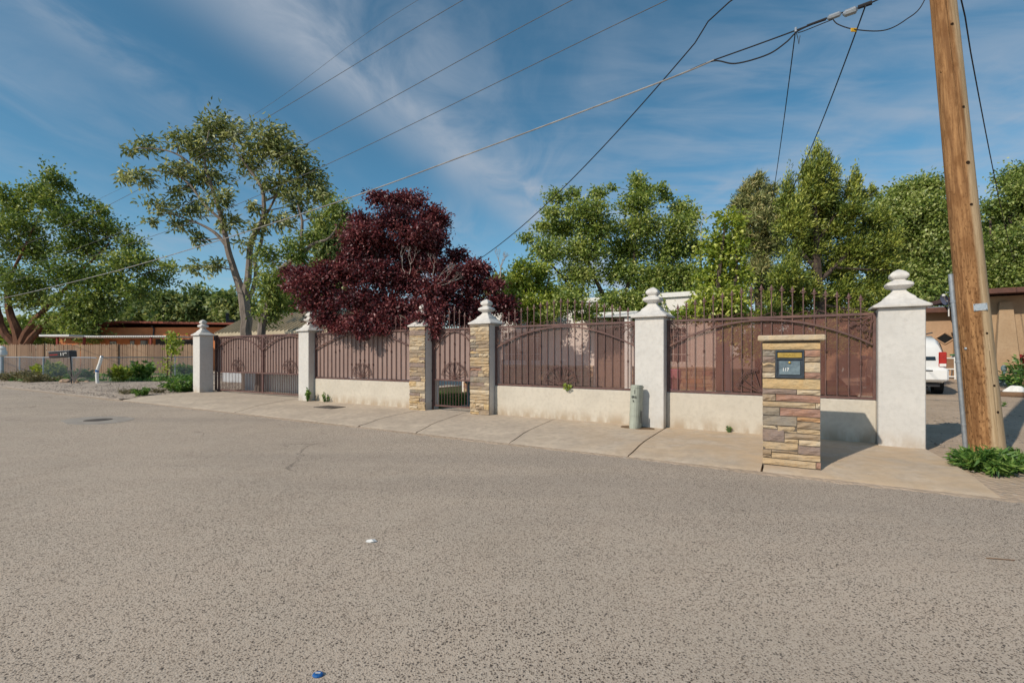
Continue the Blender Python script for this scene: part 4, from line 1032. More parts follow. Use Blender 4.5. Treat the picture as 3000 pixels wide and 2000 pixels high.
# --- big dark tree far left
tree('leafy_tree', 'big dark green tree with red brown trunks at the left edge', 'tree', 42, at(42,847,42),
  [[(45,870,42,.55),(44,800,42,.45),(40,760,42,.36),(22,720,42,.28),(20,650,42,.16),(60,560,42,.08),(110,450,42,.03)],
   [(46,800,42,.40),(62,765,42,.34),(85,730,42,.28),(125,690,42,.18),(190,620,42,.10),(250,560,42,.04)],
   [(44,800,42,.35),(4,755,42,.30),(-10,700,42,.24),(-40,600,42,.12)],
   [(46,810,42,.32),(78,770,42,.28),(112,735,42,.22),(190,700,42,.12),(300,640,42,.06),(390,612,42,.02)]],
  [(118,415,20,30),(96,440,22,22),(60,446,15,24),(11,444,14,22),(115,463,44,27),(27,475,38,24),(198,463,17,12),(228,485,24,18),(165,507,60,30),(55,518,55,30),(247,529,45,24),
   (300,562,32,16),(192,567,69,33),(69,573,69,36),(289,600,58,24),(385,615,28,12),(357,640,38,20),(165,628,77,33),(55,650,60,30),(247,650,55,33),(192,697,77,34),(179,740,50,26),(316,669,52,26),
   (69,690,62,22),(-40,520,50,40),(-40,620,50,40),(150,430,18,14),(330,600,30,14),(240,700,45,28),(120,745,40,16),(210,775,40,14)],
  L_ELM, M['bark_red'], .28, .15, 2.3, 10, 11, jut=.95, clump=.40, droop=(.1,0,.15), twig_frac=.25, hollow=2.7, grow=1.06)
# --- tall open tree behind the driveway gate
tree('tall_tree', 'tall open crowned tree with forked grey trunks behind the driveway gate', 'tree', 20, (at(567,815,20).x, 20, -.03),
  [[(567,895,20,.24),(566,760,20,.22),(560,690,20,.21),(543,637,20,.14),(522,567,20,.12),(511,508,20,.10),(487,431,20,.07),(470,370,20,.04),(480,300,20,.02)],
   [(561,700,20,.16),(571,620,20,.13),(578,550,20,.11),(602,508,20,.10),(606,462,20,.08),(598,425,20,.07),(567,382,20,.05),(535,335,20,.03)],
   [(563,690,20.1,.12),(581,665,20.2,.09),(588,620,20.3,.08),(585,595,20.3,.07),(599,560,20.3,.07),(610,500,20.3,.05),(640,430,20.3,.04),(640,340,20.3,.02)],
   [(522,567,20,.08),(500,540,20,.07),(470,520,20,.05),(420,500,20,.03),(360,480,20,.015)],[(511,508,20,.06),(470,470,20,.05),(420,410,20,.04),(340,390,20,.02),(280,405,20,.01)],
   [(487,431,20,.05),(430,370,20,.04),(380,345,20,.03),(310,340,20,.012)],[(606,462,20,.05),(660,440,20,.04),(720,420,20,.02)]],
  [(505,288,52,27),(480,300,40,22),(620,315,55,30),(600,345,40,25),(333,336,40,14),(300,345,18,9),(417,322,36,20),(480,350,60,26),(315,403,45,14),(280,410,18,9),(403,389,36,20),(473,403,52,25),(567,378,34,20),
   (672,362,44,28),(707,412,52,24),(735,440,26,18),(630,417,42,25),(417,434,34,13),(357,469,40,12),(431,480,46,17),(504,459,36,22),(345,508,16,11),(410,515,28,15),(532,511,30,17),(585,473,24,12),
   (672,452,40,17),(732,452,28,15),(637,508,38,20),(452,548,20,14),(585,525,24,13),(462,616,34,11),(560,560,20,14),(640,345,30,22),(540,310,26,20),(450,335,26,16),(690,385,30,18),(505,610,22,14),(690,480,24,14)],
  L_AIL, M['bark_grey'], .24, .08, 1.9, 13, 21, jut=.35, clump=.30, droop=(.45,-.1,-.45), spread=.7, twig_frac=.6, hollow=2.6, grow=1.06)
tree('leaning_tree', 'slim leaning grey trunk with sparse leaves right of the tall tree', 'tree', 18.5, (at(597,815,18.5).x, 18.5, -.03),
  [[(596,905,18.5,.17),(599,763,18.5,.15),(616,707,18.5,.14),(627,655,18.5,.12),(644,620,18.5,.11),(690,585,18.5,.08),(720,560,18.5,.06),(757,545,18.5,.04),(785,500,18.5,.02)],
   [(690,585,18.5,.06),(692,545,18.5,.06),(694,508,18.5,.05),(684,470,18.5,.03)]],
  [(777,490,26,32),(790,520,18,22),(613,585,28,20),(672,571,22,26),(620,655,32,40),(613,722,28,15),(640,700,26,25),(720,545,24,17),(690,600,22,16),(655,640,24,20),(735,500,20,16)],
  L_ELM, M['bark_grey'], .17, .065, 2.3, 13, 22, jut=.5, clump=.28, droop=(.4,0,-.4), twig_frac=.4)
# --- purple leaf plum
def plum_dead(t, B):
    b = MB(); g = random.Random(8)
    def fork(p, d, L, r, lev):
        q = p+d*L; b.tube([p, p.lerp(q,.5)+Vector((g.uniform(-.04,.04),g.uniform(-.04,.04),g.uniform(-.03,.03))), q], [r, r*.8, r*.55], 5)
        if lev:
            for _ in range(g.choice((2,3))): fork(q, (d+Vector((g.uniform(-.6,.6),g.uniform(-.4,.4),g.uniform(-.35,.5)))).normalized(), L*g.uniform(.6,.85), r*.55, lev-1)
    for (u, v, dv) in ((1005,652,(.9,-.2,.5)),(992,640,(.25,-.2,1)),(1000,648,(.6,-.3,.75)),(940,630,(.15,-.2,1)),(930,625,(-.25,-.2,.95)),(1010,655,(.95,-.2,.2))):
        fork(at(u,v,13.35)-B, Vector(dv).normalized(), .27, .011, 3)
    b.build('dead_branch', M['dead'], t)
tree('purple_leaf_plum', 'dark red purple leaf plum tree spilling over the iron fence', 'tree', 14.2, (at(905,815,14.2).x, 14.2, -.03),
  [[(905,930,14.2,.17),(907,800,14.2,.15),(900,740,14.2,.13),(880,670,14.2,.10),(865,590,14.2,.07),(880,500,14.2,.03)],[(903,760,14.2,.10),(950,690,14.2,.08),(960,600,14.2,.06),(950,520,14.2,.03)],
   [(903,760,14.2,.09),(1000,700,14.2,.07),(1060,650,14.2,.05),(1120,640,14.2,.02)],[(903,750,14.2,.09),(820,690,14.2,.07),(740,650,14.2,.05),(680,625,14.2,.02)]],
  [(866,456,26,13),(900,462,26,16),(940,462,38,20),(991,500,34,24),(1010,510,20,18),(825,503,24,15),(907,505,48,26),(847,536,46,24),(955,536,52,26),(835,572,42,24),(895,572,46,26),(960,565,34,20),
   (1046,589,24,18),(1090,612,28,15),(1112,622,22,11),(1051,630,40,20),(1000,548,30,24),(985,575,32,20),(812,548,24,20),(805,585,26,20),(845,600,40,24),(955,600,40,22),(1000,610,30,20),(930,625,40,20),(751,622,42,18),(691,627,26,13),(664,623,18,9),(715,652,48,22),(668,660,16,10),(799,627,46,26),(859,627,50,28),(919,648,46,26),(1003,663,56,24,-.4),
   (1087,655,34,24),(1135,655,24,14),(1159,697,30,16),(1172,728,20,12),(1130,700,30,20),(739,694,52,26),(823,687,56,28,-.3),(895,706,56,28,-.3),(991,706,50,26,-.4),(1075,699,42,26),(751,735,34,16,-.2),(835,735,48,20,-.5),(907,738,40,17,-.6),
   (1060,735,36,18),(1100,722,30,18),(960,735,30,18,-.2),(830,765,10,13,-1.0),(820,748,26,12,-.8),(1000,738,17,24,-1.75),(1002,768,8,12,-1.75),(962,728,11,9,-1.8),(985,712,12,14,-1.7),(945,742,14,8,-1.4),(870,755,30,10,-.9),(780,752,26,10,-.5)],
  L_PLUM, M['bark_dark'], .092, .052, 3.9, 10, 31, jut=.6, grow=1.14, clump=.12, droop=(.1,-.1,0), up=.9, extra=plum_dead, twig_frac=.3)
# --- green trees in front of the house
tree('green_tree', 'broad bright green tree rising behind the white house', 'tree', 19.6, (at(1410,815,19.6).x, 19.6, -.03),
  [[(1410,930,19.6,.15),(1405,760,19.6,.12),(1390,690,19.6,.10),(1350,600,19.6,.06),(1330,500,19.6,.03)],[(1407,770,19.6,.10),(1430,690,19.6,.09),(1455,600,19.6,.06),(1465,440,19.6,.02)],
   [(1407,760,19.6,.09),(1470,700,19.6,.07),(1540,620,19.6,.05),(1570,520,19.6,.02)],[(1400,740,19.6,.08),(1330,680,19.6,.06),(1260,600,19.6,.04),(1210,548,19.6,.01)]],
  [(1465,421,18,17),(1478,440,18,16),(1278,453,24,13),(1316,448,14,14),(1374,446,18,14),(1405,428,8,8),(1513,431,15,9),(1525,451,14,15),(1345,482,50,22),(1465,465,42,24),(1561,479,24,19),(1590,491,13,14),
   (1268,489,18,16),(1239,518,16,10),(1208,547,20,8),(1285,525,44,26),(1369,525,52,28),(1477,520,56,30),(1561,525,38,28),(1261,573,40,26),(1345,575,50,28),(1441,575,54,28),(1537,575,50,28),(1590,565,22,26),
   (1333,628,48,26),(1430,625,50,26),(1520,630,52,28),(1585,630,30,28),(1310,672,42,24),(1490,655,50,28),(1572,650,40,30),(1550,698,46,24),(1400,690,40,18),(1470,690,40,18)],
  L_GRN, M['bark_dark'], .128, .072, 2.9, 11, 41, jut=.5, clump=.22, droop=(.15,0,-.2), twig_frac=.35, hollow=3.0)
tree('low_green_tree', 'low leafy green tree between the white house wall and the iron fence', 'tree', 15.0, (at(1440,815,15.0).x, 15.0, -.03),
  [[(1440,925,15.0,.07),(1440,780,15.0,.06),(1430,715,15.0,.04),(1400,690,15.0,.015)],[(1440,760,15.0,.045),(1490,715,15.0,.03),(1560,690,15.0,.01)],[(1440,750,15.0,.04),(1370,715,15.0,.03),(1290,705,15.0,.01)]],
  [(1285,712,26,16,0),(1325,700,30,17,0),(1370,712,30,15,0),(1400,692,28,18,0),(1440,705,28,17,0),(1480,692,30,18,0),(1520,708,28,16,0),(1560,692,30,20,0),(1600,682,30,20,0),(1345,728,26,9,0),(1460,728,24,9,0),(1250,725,20,10,0),(1625,700,30,18,0),(1585,715,30,14,0),(1545,715,30,14,0),(1500,690,30,16,0),(1440,685,30,16,0),(1650,720,22,14,0),(1400,725,30,10,0),(1300,690,30,16,0)],
  L_GRN, M['bark_dark'], .105, .058, 2.7, 11, 44, jut=.5, clump=.15, flat=.7, grow=1.1)
tree('yellow_green_shrub', 'low yellow green bushy tree right of the purple tree', 'tree', 16.4, (at(1215,815,16.4).x, 16.4, -.03),
  [[(1215,940,16.4,.09),(1215,780,16.4,.08),(1210,700,16.4,.05),(1205,640,16.4,.02)],[(1215,760,16.4,.05),(1245,690,16.4,.03),(1260,640,16.4,.015)]],
  [(1205,614,28,16),(1240,622,30,18),(1187,650,28,22),(1225,655,40,26),(1180,690,22,18),(1222,695,38,22),(1265,680,28,22),(1235,728,40,16),(1185,720,20,16)],
  L_YEL, M['bark_dark'], .115, .065, 2.9, 11, 42, jut=.45, clump=.16)
tree('lime_green_tree', 'lime green leafy tree between the broad green tree and the juniper', 'tree', 12.7, (at(1655,815,12.7).x, 12.7, -.03),
  [[(1655,925,12.7,.12),(1655,740,12.7,.10),(1650,650,12.7,.06),(1665,520,12.7,.02)],[(1655,730,12.7,.06),(1690,640,12.7,.04),(1690,570,12.7,.015)]],
  [(1668,498,26,12),(1690,510,22,16),(1650,545,28,20),(1690,560,26,26),(1630,580,26,26),(1665,600,38,28),(1640,640,40,28),(1695,635,30,28),(1625,690,36,24),(1680,690,36,26),(1655,728,46,16),(1705,720,28,18),(1690,765,30,22),(1720,800,26,22),(1618,706,30,20),(1592,722,26,14),(1562,724,22,12),(1640,690,26,18)],
  L_YEL, M['bark_dark'], .12, .065, 2.5, 11, 43, jut=.5, clump=.18)
# --- pine, juniper, elms
tree('pine_tree', 'greyish green pine tree behind the left side of the juniper', 'tree', 19, (at(1745,815,19).x, 19, .2),
  [[(1745,880,19,.2),(1745,700,19,.16),(1742,560,19,.10),(1740,405,19,.02)]],
  [(1740,418,18,18),(1711,443,20,16),(1770,440,20,14),(1743,467,48,22),(1697,470,24,14),(1715,500,34,20),(1760,508,46,28),(1790,480,24,18),(1737,560,44,30),(1700,540,26,18),(1775,565,36,26),(1737,620,44,30),(1760,670,46,26)],
  L_PINE, M['bark_dark'], .20, .038, 4.2, 18, 51, jut=.4, clump=.15, spread=1.1, droop=(0,0,.4), hollow=2.5, grow=1.10, spire=.3)
tree('juniper_tree', 'dense tall juniper with pointed tips behind the right fence panel', 'tree', 15.5, (at(1880,815,15.5).x, 15.5, .1),
  [[(1880,900,15.5,.2),(1880,700,15.5,.16),(1875,560,15.5,.11),(1872,470,15.5,.05),(1874,420,15.5,.01)],[(1878,650,15.5,.08),(1930,600,15.5,.06),(1985,540,15.5,.03),(2030,500,15.5,.015)],
   [(1876,560,15.5,.06),(1920,490,15.5,.04),(1960,430,15.5,.015)],[(1877,620,15.5,.07),(1830,560,15.5,.05),(1808,470,15.5,.02)]],
  [(1874,368,9,26),(1880,395,18,24),(1897,378,9,22),(1849,400,13,26),(1862,425,24,24),(1916,418,11,28),(1905,450,20,22),(1961,424,11,22),(1952,445,17,16),(1982,455,10,14),(2000,448,7,14),(1871,450,38,30),(1807,460,20,36),(1830,490,28,28),
   (1887,489,60,28),(1960,482,34,22),(1823,521,46,32),(1919,527,54,28),(2010,508,36,18),(1855,572,60,32),(1967,572,54,30),(2028,552,34,26),(1807,633,44,32),(1919,617,62,32),(2015,597,46,30),(1840,672,56,26),(1930,672,62,28),(2005,662,48,32),(1780,690,30,22),(2050,620,22,22),(1770,725,36,26),(1830,725,46,26),(1900,725,50,26),(1970,720,46,26),(2030,700,30,26),(1760,780,40,26),(1820,785,46,26),(1890,785,46,26),(1960,780,46,26),(2010,760,30,26)],
  L_JUN, M['bark_dark'], .115, .036, 4.6, 18, 52, jut=.7, clump=.13, droop=(.35,0,.6), spread=.5, up=.3, hollow=2.7, twig_frac=.12, grow=1.06, spire=.75)
tree('round_elm', 'rounded light green elm behind the tan house, left of the pole', 'tree', 30, (at(2110,815,30).x, 30, .4),
  [[(2110,850,30,.4),(2110,700,30,.3),(2100,600,30,.2),(2110,480,30,.06)],[(2110,700,30,.2),(2150,600,30,.12),(2150,480,30,.04)]],
  [(2110,428,34,18),(2137,432,40,22),(2070,448,36,22),(2040,470,36,24),(2090,480,50,30),(2150,485,50,38),(2040,515,40,30),(2079,530,56,36),(2143,550,52,40),(2060,580,46,36),(2110,590,50,36),(2080,640,56,36),(2140,640,50,40),(2020,560,30,30),(2180,600,40,50),(2110,680,60,30),(2190,520,30,40),(2050,690,50,26)],
  L_ROUND, M['bark_dark'], .21, .115, 3.2, 11, 53, jut=.4, clump=.42)
tree('right_elm', 'green elm tree behind the brown house at the right edge', 'tree', 31, (at(2320,815,31).x, 31, .4),
  [[(2320,850,31,.4),(2320,700,31,.3),(2310,600,31,.2),(2330,430,31,.05)],[(2315,640,31,.2),(2280,560,31,.1),(2275,500,31,.04)]],
  [(2318,412,22,14),(2345,405,40,24),(2335,440,36,20),(2287,480,32,18),(2330,490,50,28),(2380,480,50,50),(2290,530,42,32),(2340,550,50,36),(2280,590,36,34),(2320,610,50,34),(2275,640,36,26),(2380,600,50,50),(2320,660,50,26)],
  L_ROUND, M['bark_dark'], .21, .115, 3.0, 11, 54, jut=.45, clump=.42)
# --- trees far behind the left houses
FAR = 'far trees behind the orange house'
def far_tree(u, v, ru, rv, Y, seed, label, leaf=L_FAR, k=3.0):
    g = random.Random(seed)
    lobes = [(u+g.uniform(-.75,.75)*ru, v+g.uniform(-.7,.75)*rv, ru*g.uniform(.35,.55), rv*g.uniform(.32,.5)) for _ in range(9)]+[(u,v,ru*.6,rv*.6)]
    b = at(u, 815, Y); b.z = 0
    tree('far_tree', label, 'tree', Y, b, [[(b.copy(),.3),(at(u,v+rv*.6,Y),.22),(at(u+ru*.1,v-rv*.4,Y),.05)]], lobes, leaf, M['bark_dark'], .011*Y, .0058*Y, k, 10, seed, FAR, jut=.5, clump=.016*Y, hollow=2.9)
far_tree(395,712,52,44,64,101,'dusty green bush tree above the left end of the orange house roof')
far_tree(470,705,56,46,66,102,'dusty green tree above the middle of the orange house roof')
far_tree(545,712,50,46,62,103,'dusty green tree behind the base of the tall tree')
far_tree(665,672,52,60,50,104,'bright green tree behind the tan metal roof', L_ROUND)
far_tree(752,590,52,88,34,105,'tall pale green tree between the tall tree and the purple tree', L_FAR, 2.4)
far_tree(320,735,56,48,66,106,'dark green bush tree beside the orange house wall')
far_tree(1150,668,42,44,30,107,'pale dusty tree showing between purple and yellow green leaves', L_FAR, 2.0)
far_tree(1640,690,60,50,34,108,'green tree showing through the gap beside the juniper', L_ROUND)
far_tree(20,770,80,42,50,110,'dark green trees behind the board fence at the far left', L_ELM)
far_tree(150,765,90,44,52,111,'dark green trees behind the board fence under the big tree', L_ELM)
far_tree(620,745,60,22,40,109,'low green hedge tree just above the tan metal roof', L_ROUND)
def bare(u, v, Y, label, seed, hgt):
    b = MB(); g = random.Random(seed); B = at(u, 815, Y); B.z = 0
    t = thing('bare_shrub', label, 'tree', B)
    def fork(p, d, L, r, lev):
        q = p+d*L; b.tube([p, q], [r, r*.6], 4)
        if lev:
            for _ in range(3): fork(q, (d+Vector((g.uniform(-.55,.55),g.uniform(-.3,.3),g.uniform(-.2,.4)))).normalized(), L*g.uniform(.55,.8), r*.55, lev-1)
    top = at(u, v, Y)-B
    b.tube([Vector((0,0,0)), top], [.09,.04], 6); fork(top, Vector((0,0,1)), hgt, .04, 4); b.build('branches', M['dead'], t)
bare(1150,640,24,'bare twiggy tree top between the purple and green trees',3,.55); bare(1610,570,22,'bare twigs rising between the green tree and the lime tree',5,.6)

def plant(name, label, loc, h, spread, nst, L, W, leafm, seed, per=14, cat='weed', group=None, up=.8, droop=-.1):
    g = np.random.default_rng(seed); t = thing(name, label, cat, loc, 0, group); b = MB(); P = []; A = []
    for i in range(nst):
        a = g.uniform(0, 2*pi); r = spread*sqrt(g.random()); hh = h*g.uniform(.55,1.05)*(1-.35*(r/spread)**2)
        p0 = Vector((r*.35*cos(a), r*.35*sin(a), -.03)); p2 = Vector((r*cos(a), r*sin(a), hh)); p1 = p0.lerp(p2,.5)+Vector((0,0,hh*.18))
        pts = [p0, p1, p2]; b.tube(pts, [.006+h*.006,.005+h*.003,.002], 4, False)
        for k in range(per):
            tt = g.uniform(.2,1.0); q = p0.lerp(p1, tt*2) if tt < .5 else p1.lerp(p2, tt*2-1); P.append(tuple(q)); A.append((cos(a+g.normal(0,1)), sin(a+g.normal(0,1)), .35+droop))
    b.build('stems', leafm, t)
    np_mesh('leaves', leaf_quads(g, np.array(P), np.array(A), L, W, .5, up), 4, leafm, t, g.random(len(P)))
    return t
w = ground(2272, 1086, -.06)
plant('pole_weed', 'dense leafy green weed clump at the foot of the utility pole', w, .29, .36, 90, .12, .028, L_WEED, 61, 18)
plant('pole_weed', 'smaller green weed clump at the right edge beside the pole foot', ground(2342,1082,-.05), .24, .30, 50, .13, .03, L_WEED, 62, 20)
G1 = 'weeds at the gate end'
plant('weed', 'bushy green weed growing beside the leftmost pillar', ground(412,899)+Vector((0,.2,-.02)), .55, .75, 90, .12, .06, L_WEED, 63, 18, group=G1)
plant('weed', 'small green weed at the edge of the concrete apron', ground(325,908,-.04), .30, .28, 30, .09, .05, L_WEED, 64, 14, group=G1)
plant('weed', 'spindly weed at the foot of the pillar right of the wide gate', F(13.90,-.06), .42, .10, 9, .08, .055, L_WEED, 65, 12)
plant('weed', 'thin sprig weed against the low wall near the meter cover', F(13.3,.13), .32, .22, 12, .06, .03, L_WEED, 66, 9)
plant('weed', 'tiny dark weed at the wall base left of the mailbox column', F(2.15,.14), .14, .07, 7, .04, .02, L_WEED, 67, 8)
plant('vine_sprig', 'bright green leaf sprig poking through the iron panel bottom rail', F(5.35,.14,.66), .14, .07, 6, .09, .06, L_YEL, 68, 4)
G2 = 'shrubs along the chain link fence'
plant('garden_shrub', 'tall leafy shrub behind the bent white post', ground(292,874)+Vector((0,1.0,-.03)), 1.15, .7, 40, .22, .13, L_WEED, 71, 22, 'shrub', G2)
plant('garden_shrub', 'upright leafy shrub just right of the bent white post', ground(257,877)+Vector((0,.5,-.03)), 1.0, .5, 26, .22, .13, L_YEL, 72, 18, 'shrub', G2)
plant('garden_shrub', 'yellow green shrub under the post mailbox', ground(118,868)+Vector((0,0,-.03)), 1.05, .9, 46, .24, .14, L_YEL, 73, 18, 'shrub', G2)
plant('garden_shrub', 'grey green shrub between mailbox post and bent post', ground(190,872)+Vector((0,0,-.03)), .70, .7, 36, .2, .1, L_WEED, 74, 16, 'shrub', G2)
plant('garden_shrub', 'round green shrub behind the chain link near the white pillar', ground(419,861)+Vector((0,0,-.03)), .85, .9, 46, .2, .12, L_WEED, 75, 16, 'shrub', G2)
plant('dry_weed', 'dry yellow weed tuft at the far left roadside', ground(42,873)+Vector((0,0,-.05)), .6, 1.2, 60, .25, .05, L_DRY, 76, 12, group=G2)
plant('dry_weed', 'dry grass tuft between the left shrubs', ground(85,876)+Vector((0,0,-.05)), .4, 1.0, 46, .2, .045, L_DRY, 77, 12, group=G2)
plant('dry_weed', 'dry grass tuft left of the apron weed', ground(300,905,-.05), .2, .5, 36, .12, .02, L_DRY, 78, 10, group=G2)
plant('dry_weed', 'small dry tuft between apron weed and pillar weed', ground(362,903,-.03), .22, .3, 28, .12, .02, L_DRY, 79, 10, group=G2)
def ground_cover():
    g = np.random.default_rng(81); n = 5200; s = 21.2+g.random(n)*16; P = np.empty((n,3)); keep = []
    for i in range(n):
        p = at(20+430*g.random(), 815, 26+10*g.random()**1.3); P[i] = (p.x, p.y, -.02)
    A = np.tile(np.array([0,0,.8]), (n,1)); o = np_mesh('ground_cover_plants', leaf_quads(g, P, A, .22, .09, .7, .3), 4, L_WEED, None, g.random(n)*.8)
    tag(o, 'low green ground cover inside the chain link garden', 'plants', kind='stuff')
    n = 9000; P = np.empty((n,3))
    for i in range(n):
        d = g.uniform(.5, 4.9); s_ = g.uniform(.2, 13.6)
        if 7.8 < s_ < 9.2: s_ += 1.5
        p = F(s_, d, -.03); P[i] = tuple(p)
    A = np.tile(np.array([0,0,1.0]), (n,1)); o = np_mesh('lawn_grass', leaf_quads(g, P, A, .11, .018, .45, .2), 4, L_WEED, None, g.random(n)*.6)
    tag(o, 'grass of the front lawn behind the fence', 'grass', kind='stuff')
ground_cover()

# ------------------------------------------------------------------ left neighbour: fences, post mailbox, orange house, tan roof
C0 = ground(224, 878.5); C0.z = 0
def chain_fence(A, B, posts, label, hgt=1.27):
    d = (B-A); Ln = d.length; d.normalize(); t = thing('chain_link_fence', label, 'fence', A, atan2(d.y, d.x), 'chain link fences of the left lot')
    rr = random.Random(3); pts = [(i*Ln/12, 0, hgt+rr.uniform(-.02,.02)) for i in range(13)]
    MB().tube(pts, .028, 6).build('top_rail', M['galv'], t, smooth=True)
    for x in posts: MB().tube([(x,0,-.1),(x,0,hgt+.03)], .034, 8).build('post', M['galv'], t, smooth=True)
    b = MB(); st = .085; hh = hgt-.06; n = int(Ln/st)
    for i in range(n):
        for s in (1,-1):
            x0 = i*st; x1 = x0+s*hh*.62
            a0, a1 = 0.0, 1.0
            if x1 < 0: a1 = x0/(x0-x1)
            if x1 > Ln: a1 = (Ln-x0)/(x1-x0)
            b.tube([(x0,.012*s,.05),(x0+(x1-x0)*a1,.012*s,.05+hh*a1)], .0028, 3, False)
    m = b.build('wire_mesh', M['galv'], t); m['kind'] = 'stuff'
    return t
E1 = C0+AX*19.0
chain_fence(C0+AX*.15, E1, (3.3,7.7,12.0,16.2), 'chain link fence beside the street at the far left')
E2 = ground(402, 865.8); dirn = (E2-C0).normalized(); E3 = C0+dirn*9.6
chain_fence(C0+dirn*.15, E3, ((E2-C0).length-.15,), 'chain link fence running back from the bent white post')
bp = thing('bent_post', 'bent white fence corner post with blue tape', 'post', C0)
MB().tube([(0,0,-.1),(-.03,0,.35),(-.02,0,.62),(.12,0,1.0),(.20,0,1.30)], .075, 10).build('pipe', M['white_paint'], bp, smooth=True)
MB().lathe([(.08,-.06),(.08,.06)], (-.025,0,.60), 10).build('tape', M['blue_cap'], bp)
MB().lathe([(.085,0),(.06,.06),(0,.08)], (.205,0,1.29), 10).build('cap', M['galv'], bp, smooth=True)
ag = thing('dry_stalks', 'pale spindly dry stalks beside the bent white post', 'plant', C0+Vector((-1.1,-.1,0)))
b = MB(); r = random.Random(12)
for i in range(16):
    a = r.uniform(0,6.28); b.tube([(0,0,0),(.12*cos(a),.12*sin(a),.3),(.3*cos(a)*r.uniform(.5,1.3),.3*sin(a),r.uniform(.5,.95))], [.03,.022,.008], 4)
b.build('stalks', M['dead'], ag)
def rocks():
    spots = [(188,874),(200,876),(172,878),(212,872),(236,872),(246,873),(360,868),(372,866),(350,869),(384,866),(150,877),(230,868),(395,869)]
    names = ['rust tinted rock left of the mailbox post','pale rock between mailbox post and bent post','flat pale rock at the mailbox post foot','small rock left of the bent post','rust rock right of the bent post',
      'second rust rock right of the bent post','garden rock left of the sapling','garden rock at the sapling foot','small garden rock left of the rock pair','garden rock right of the sapling','far left flat rock by the shrub','rust boulder behind the bent post','garden rock near the last chain link post']
    for (u,v), nm in zip(spots, names):
        p = ground(u, v); b = MB(); r = random.Random(u); s = r.uniform(.14,.32); n = 8; vs = []; 
        for j, (zz, q) in enumerate(((0,1),(.3,1.02),(.55,.75),(.68,.3))):
            for i in range(n): a = 2*pi*i/n; k = q*r.uniform(.8,1.15); vs.append((s*k*cos(a), s*.7*k*sin(a), s*zz*r.uniform(.85,1.1)-.03))
        fs = [(j*n+i,j*n+(i+1)%n,(j+1)*n+(i+1)%n,(j+1)*n+i) for j in range(3) for i in range(n)]+[tuple(range(24,32))]
        tag(b.add(vs, fs).build('rock', M['rock'], None, loc=p), nm, 'rock', 'rocks in the left garden')
rocks()
def post_mailbox():
    g = ground(164, 879); t = thing('post_mailbox', 'black newspaper style mailbox with white numbers on a thin post', 'mailbox', g, radians(6))
    MB().tube([(0,0,-.1),(-.02,0,.8),(-.05,0,1.36)], .030, 8).build('post', M['dark_metal'], t, smooth=True)
    bx = MB().bbox(-.78,.20,-.24,.24,1.30,1.60,.03).build('box', M['dark_metal'], t); bx.rotation_euler = (0, radians(-4), 0)
    MB().bbox(-.80,.22,-.26,.26,1.60,1.625,.01).build('lid', M['galv'], bx)
    MB().box(-.72,-.36,-.245,-.2405,1.43,1.47).build('red_flag', M['red_plastic'], bx)
    MB().box(-.30,.10,-.2435,-.2405,1.38,1.52).build('number_plate', M['print'], bx)
    text_part('119', .19, 'house_number', M['white_paint'], bx, (-.10,-.2455,1.45), (pi/2,0,0), .001, .006, 1.15)
post_mailbox()
def edge_post():
    p = ground(4, 868); t = thing('roadside_post', 'short weathered white topped post at the left picture edge', 'post', p)
    MB().lathe([(.10,-.1),(.10,1.3),(.12,1.32)], n=10).build('shaft', M['galv'], t, smooth=True)
    MB().lathe([(.13,1.32),(.24,1.4),(.24,1.62),(.18,1.70),(.2,1.82),(.05,1.95)], n=10).build('head', M['white_paint'], t, smooth=True)
edge_post()
sp = thing('staked_sapling', 'young sapling with bright leaves tied to a wooden stake', 'tree', ground(384,868))
MB().tube([(0,0,-.1),(.02,0,2.0)], .035, 6).build('stake', M['timber'], sp)
g_ = np.random.default_rng(5); P_ = np.concatenate([np.column_stack([g_.normal(.35,.22,260), g_.normal(0,.2,260), g_.uniform(1.5,2.75,260)]), np.column_stack([g_.normal(-.2,.3,60), g_.normal(0,.2,60), g_.uniform(.3,1.2,60)])])
MB().tube([(.2,0,-.05),(.25,0,1.2),(.35,0,2.6)], [.035,.025,.01], 5).build('trunk', M['bark_grey'], sp)
np_mesh('crown', leaf_quads(g_, P_, np.tile(np.array([.2,0,-.3]),(320,1)), .26, .13), 4, L_YEL, sp, g_.random(320))
def wood_fence():
    A = at(-60, 815, 34.0); A.z = 0; B = at(470, 815, 34.6); B.z = 0
    d = (B-A); Ln = d.length; d.normalize(); t = thing('board_fence', 'tall brown dog eared board fence in front of the orange house', 'fence', A, atan2(d.y, d.x))
    w = .145; b = MB(); b.prismy([(0,-.05),(w-.012,-.05),(w-.012,2.08),(w-.045,2.16),(.033,2.16),(0,2.08)], -.012, .012)
    first = None; r = random.Random(6)
    for i in range(int(Ln/w)):
        if first is None: first = b.build('board', M['board'], t)
        else: share(first, 'board', t, (i*w, r.uniform(-.014,.014), r.uniform(-.04,.03)), (0, r.uniform(-.006,.006), 0), (r.uniform(.93,1.0),1,1))
    for z in (.4,1.7): MB().box(0,Ln,.03,.07,z,z+.09).build('rail', M['board'], t)
    for x in (Ln*.62, Ln*.30): MB().box(x-.05,x+.05,-.065,-.02,-.05,2.2).build('post', M['timber'], t)
wood_fence()
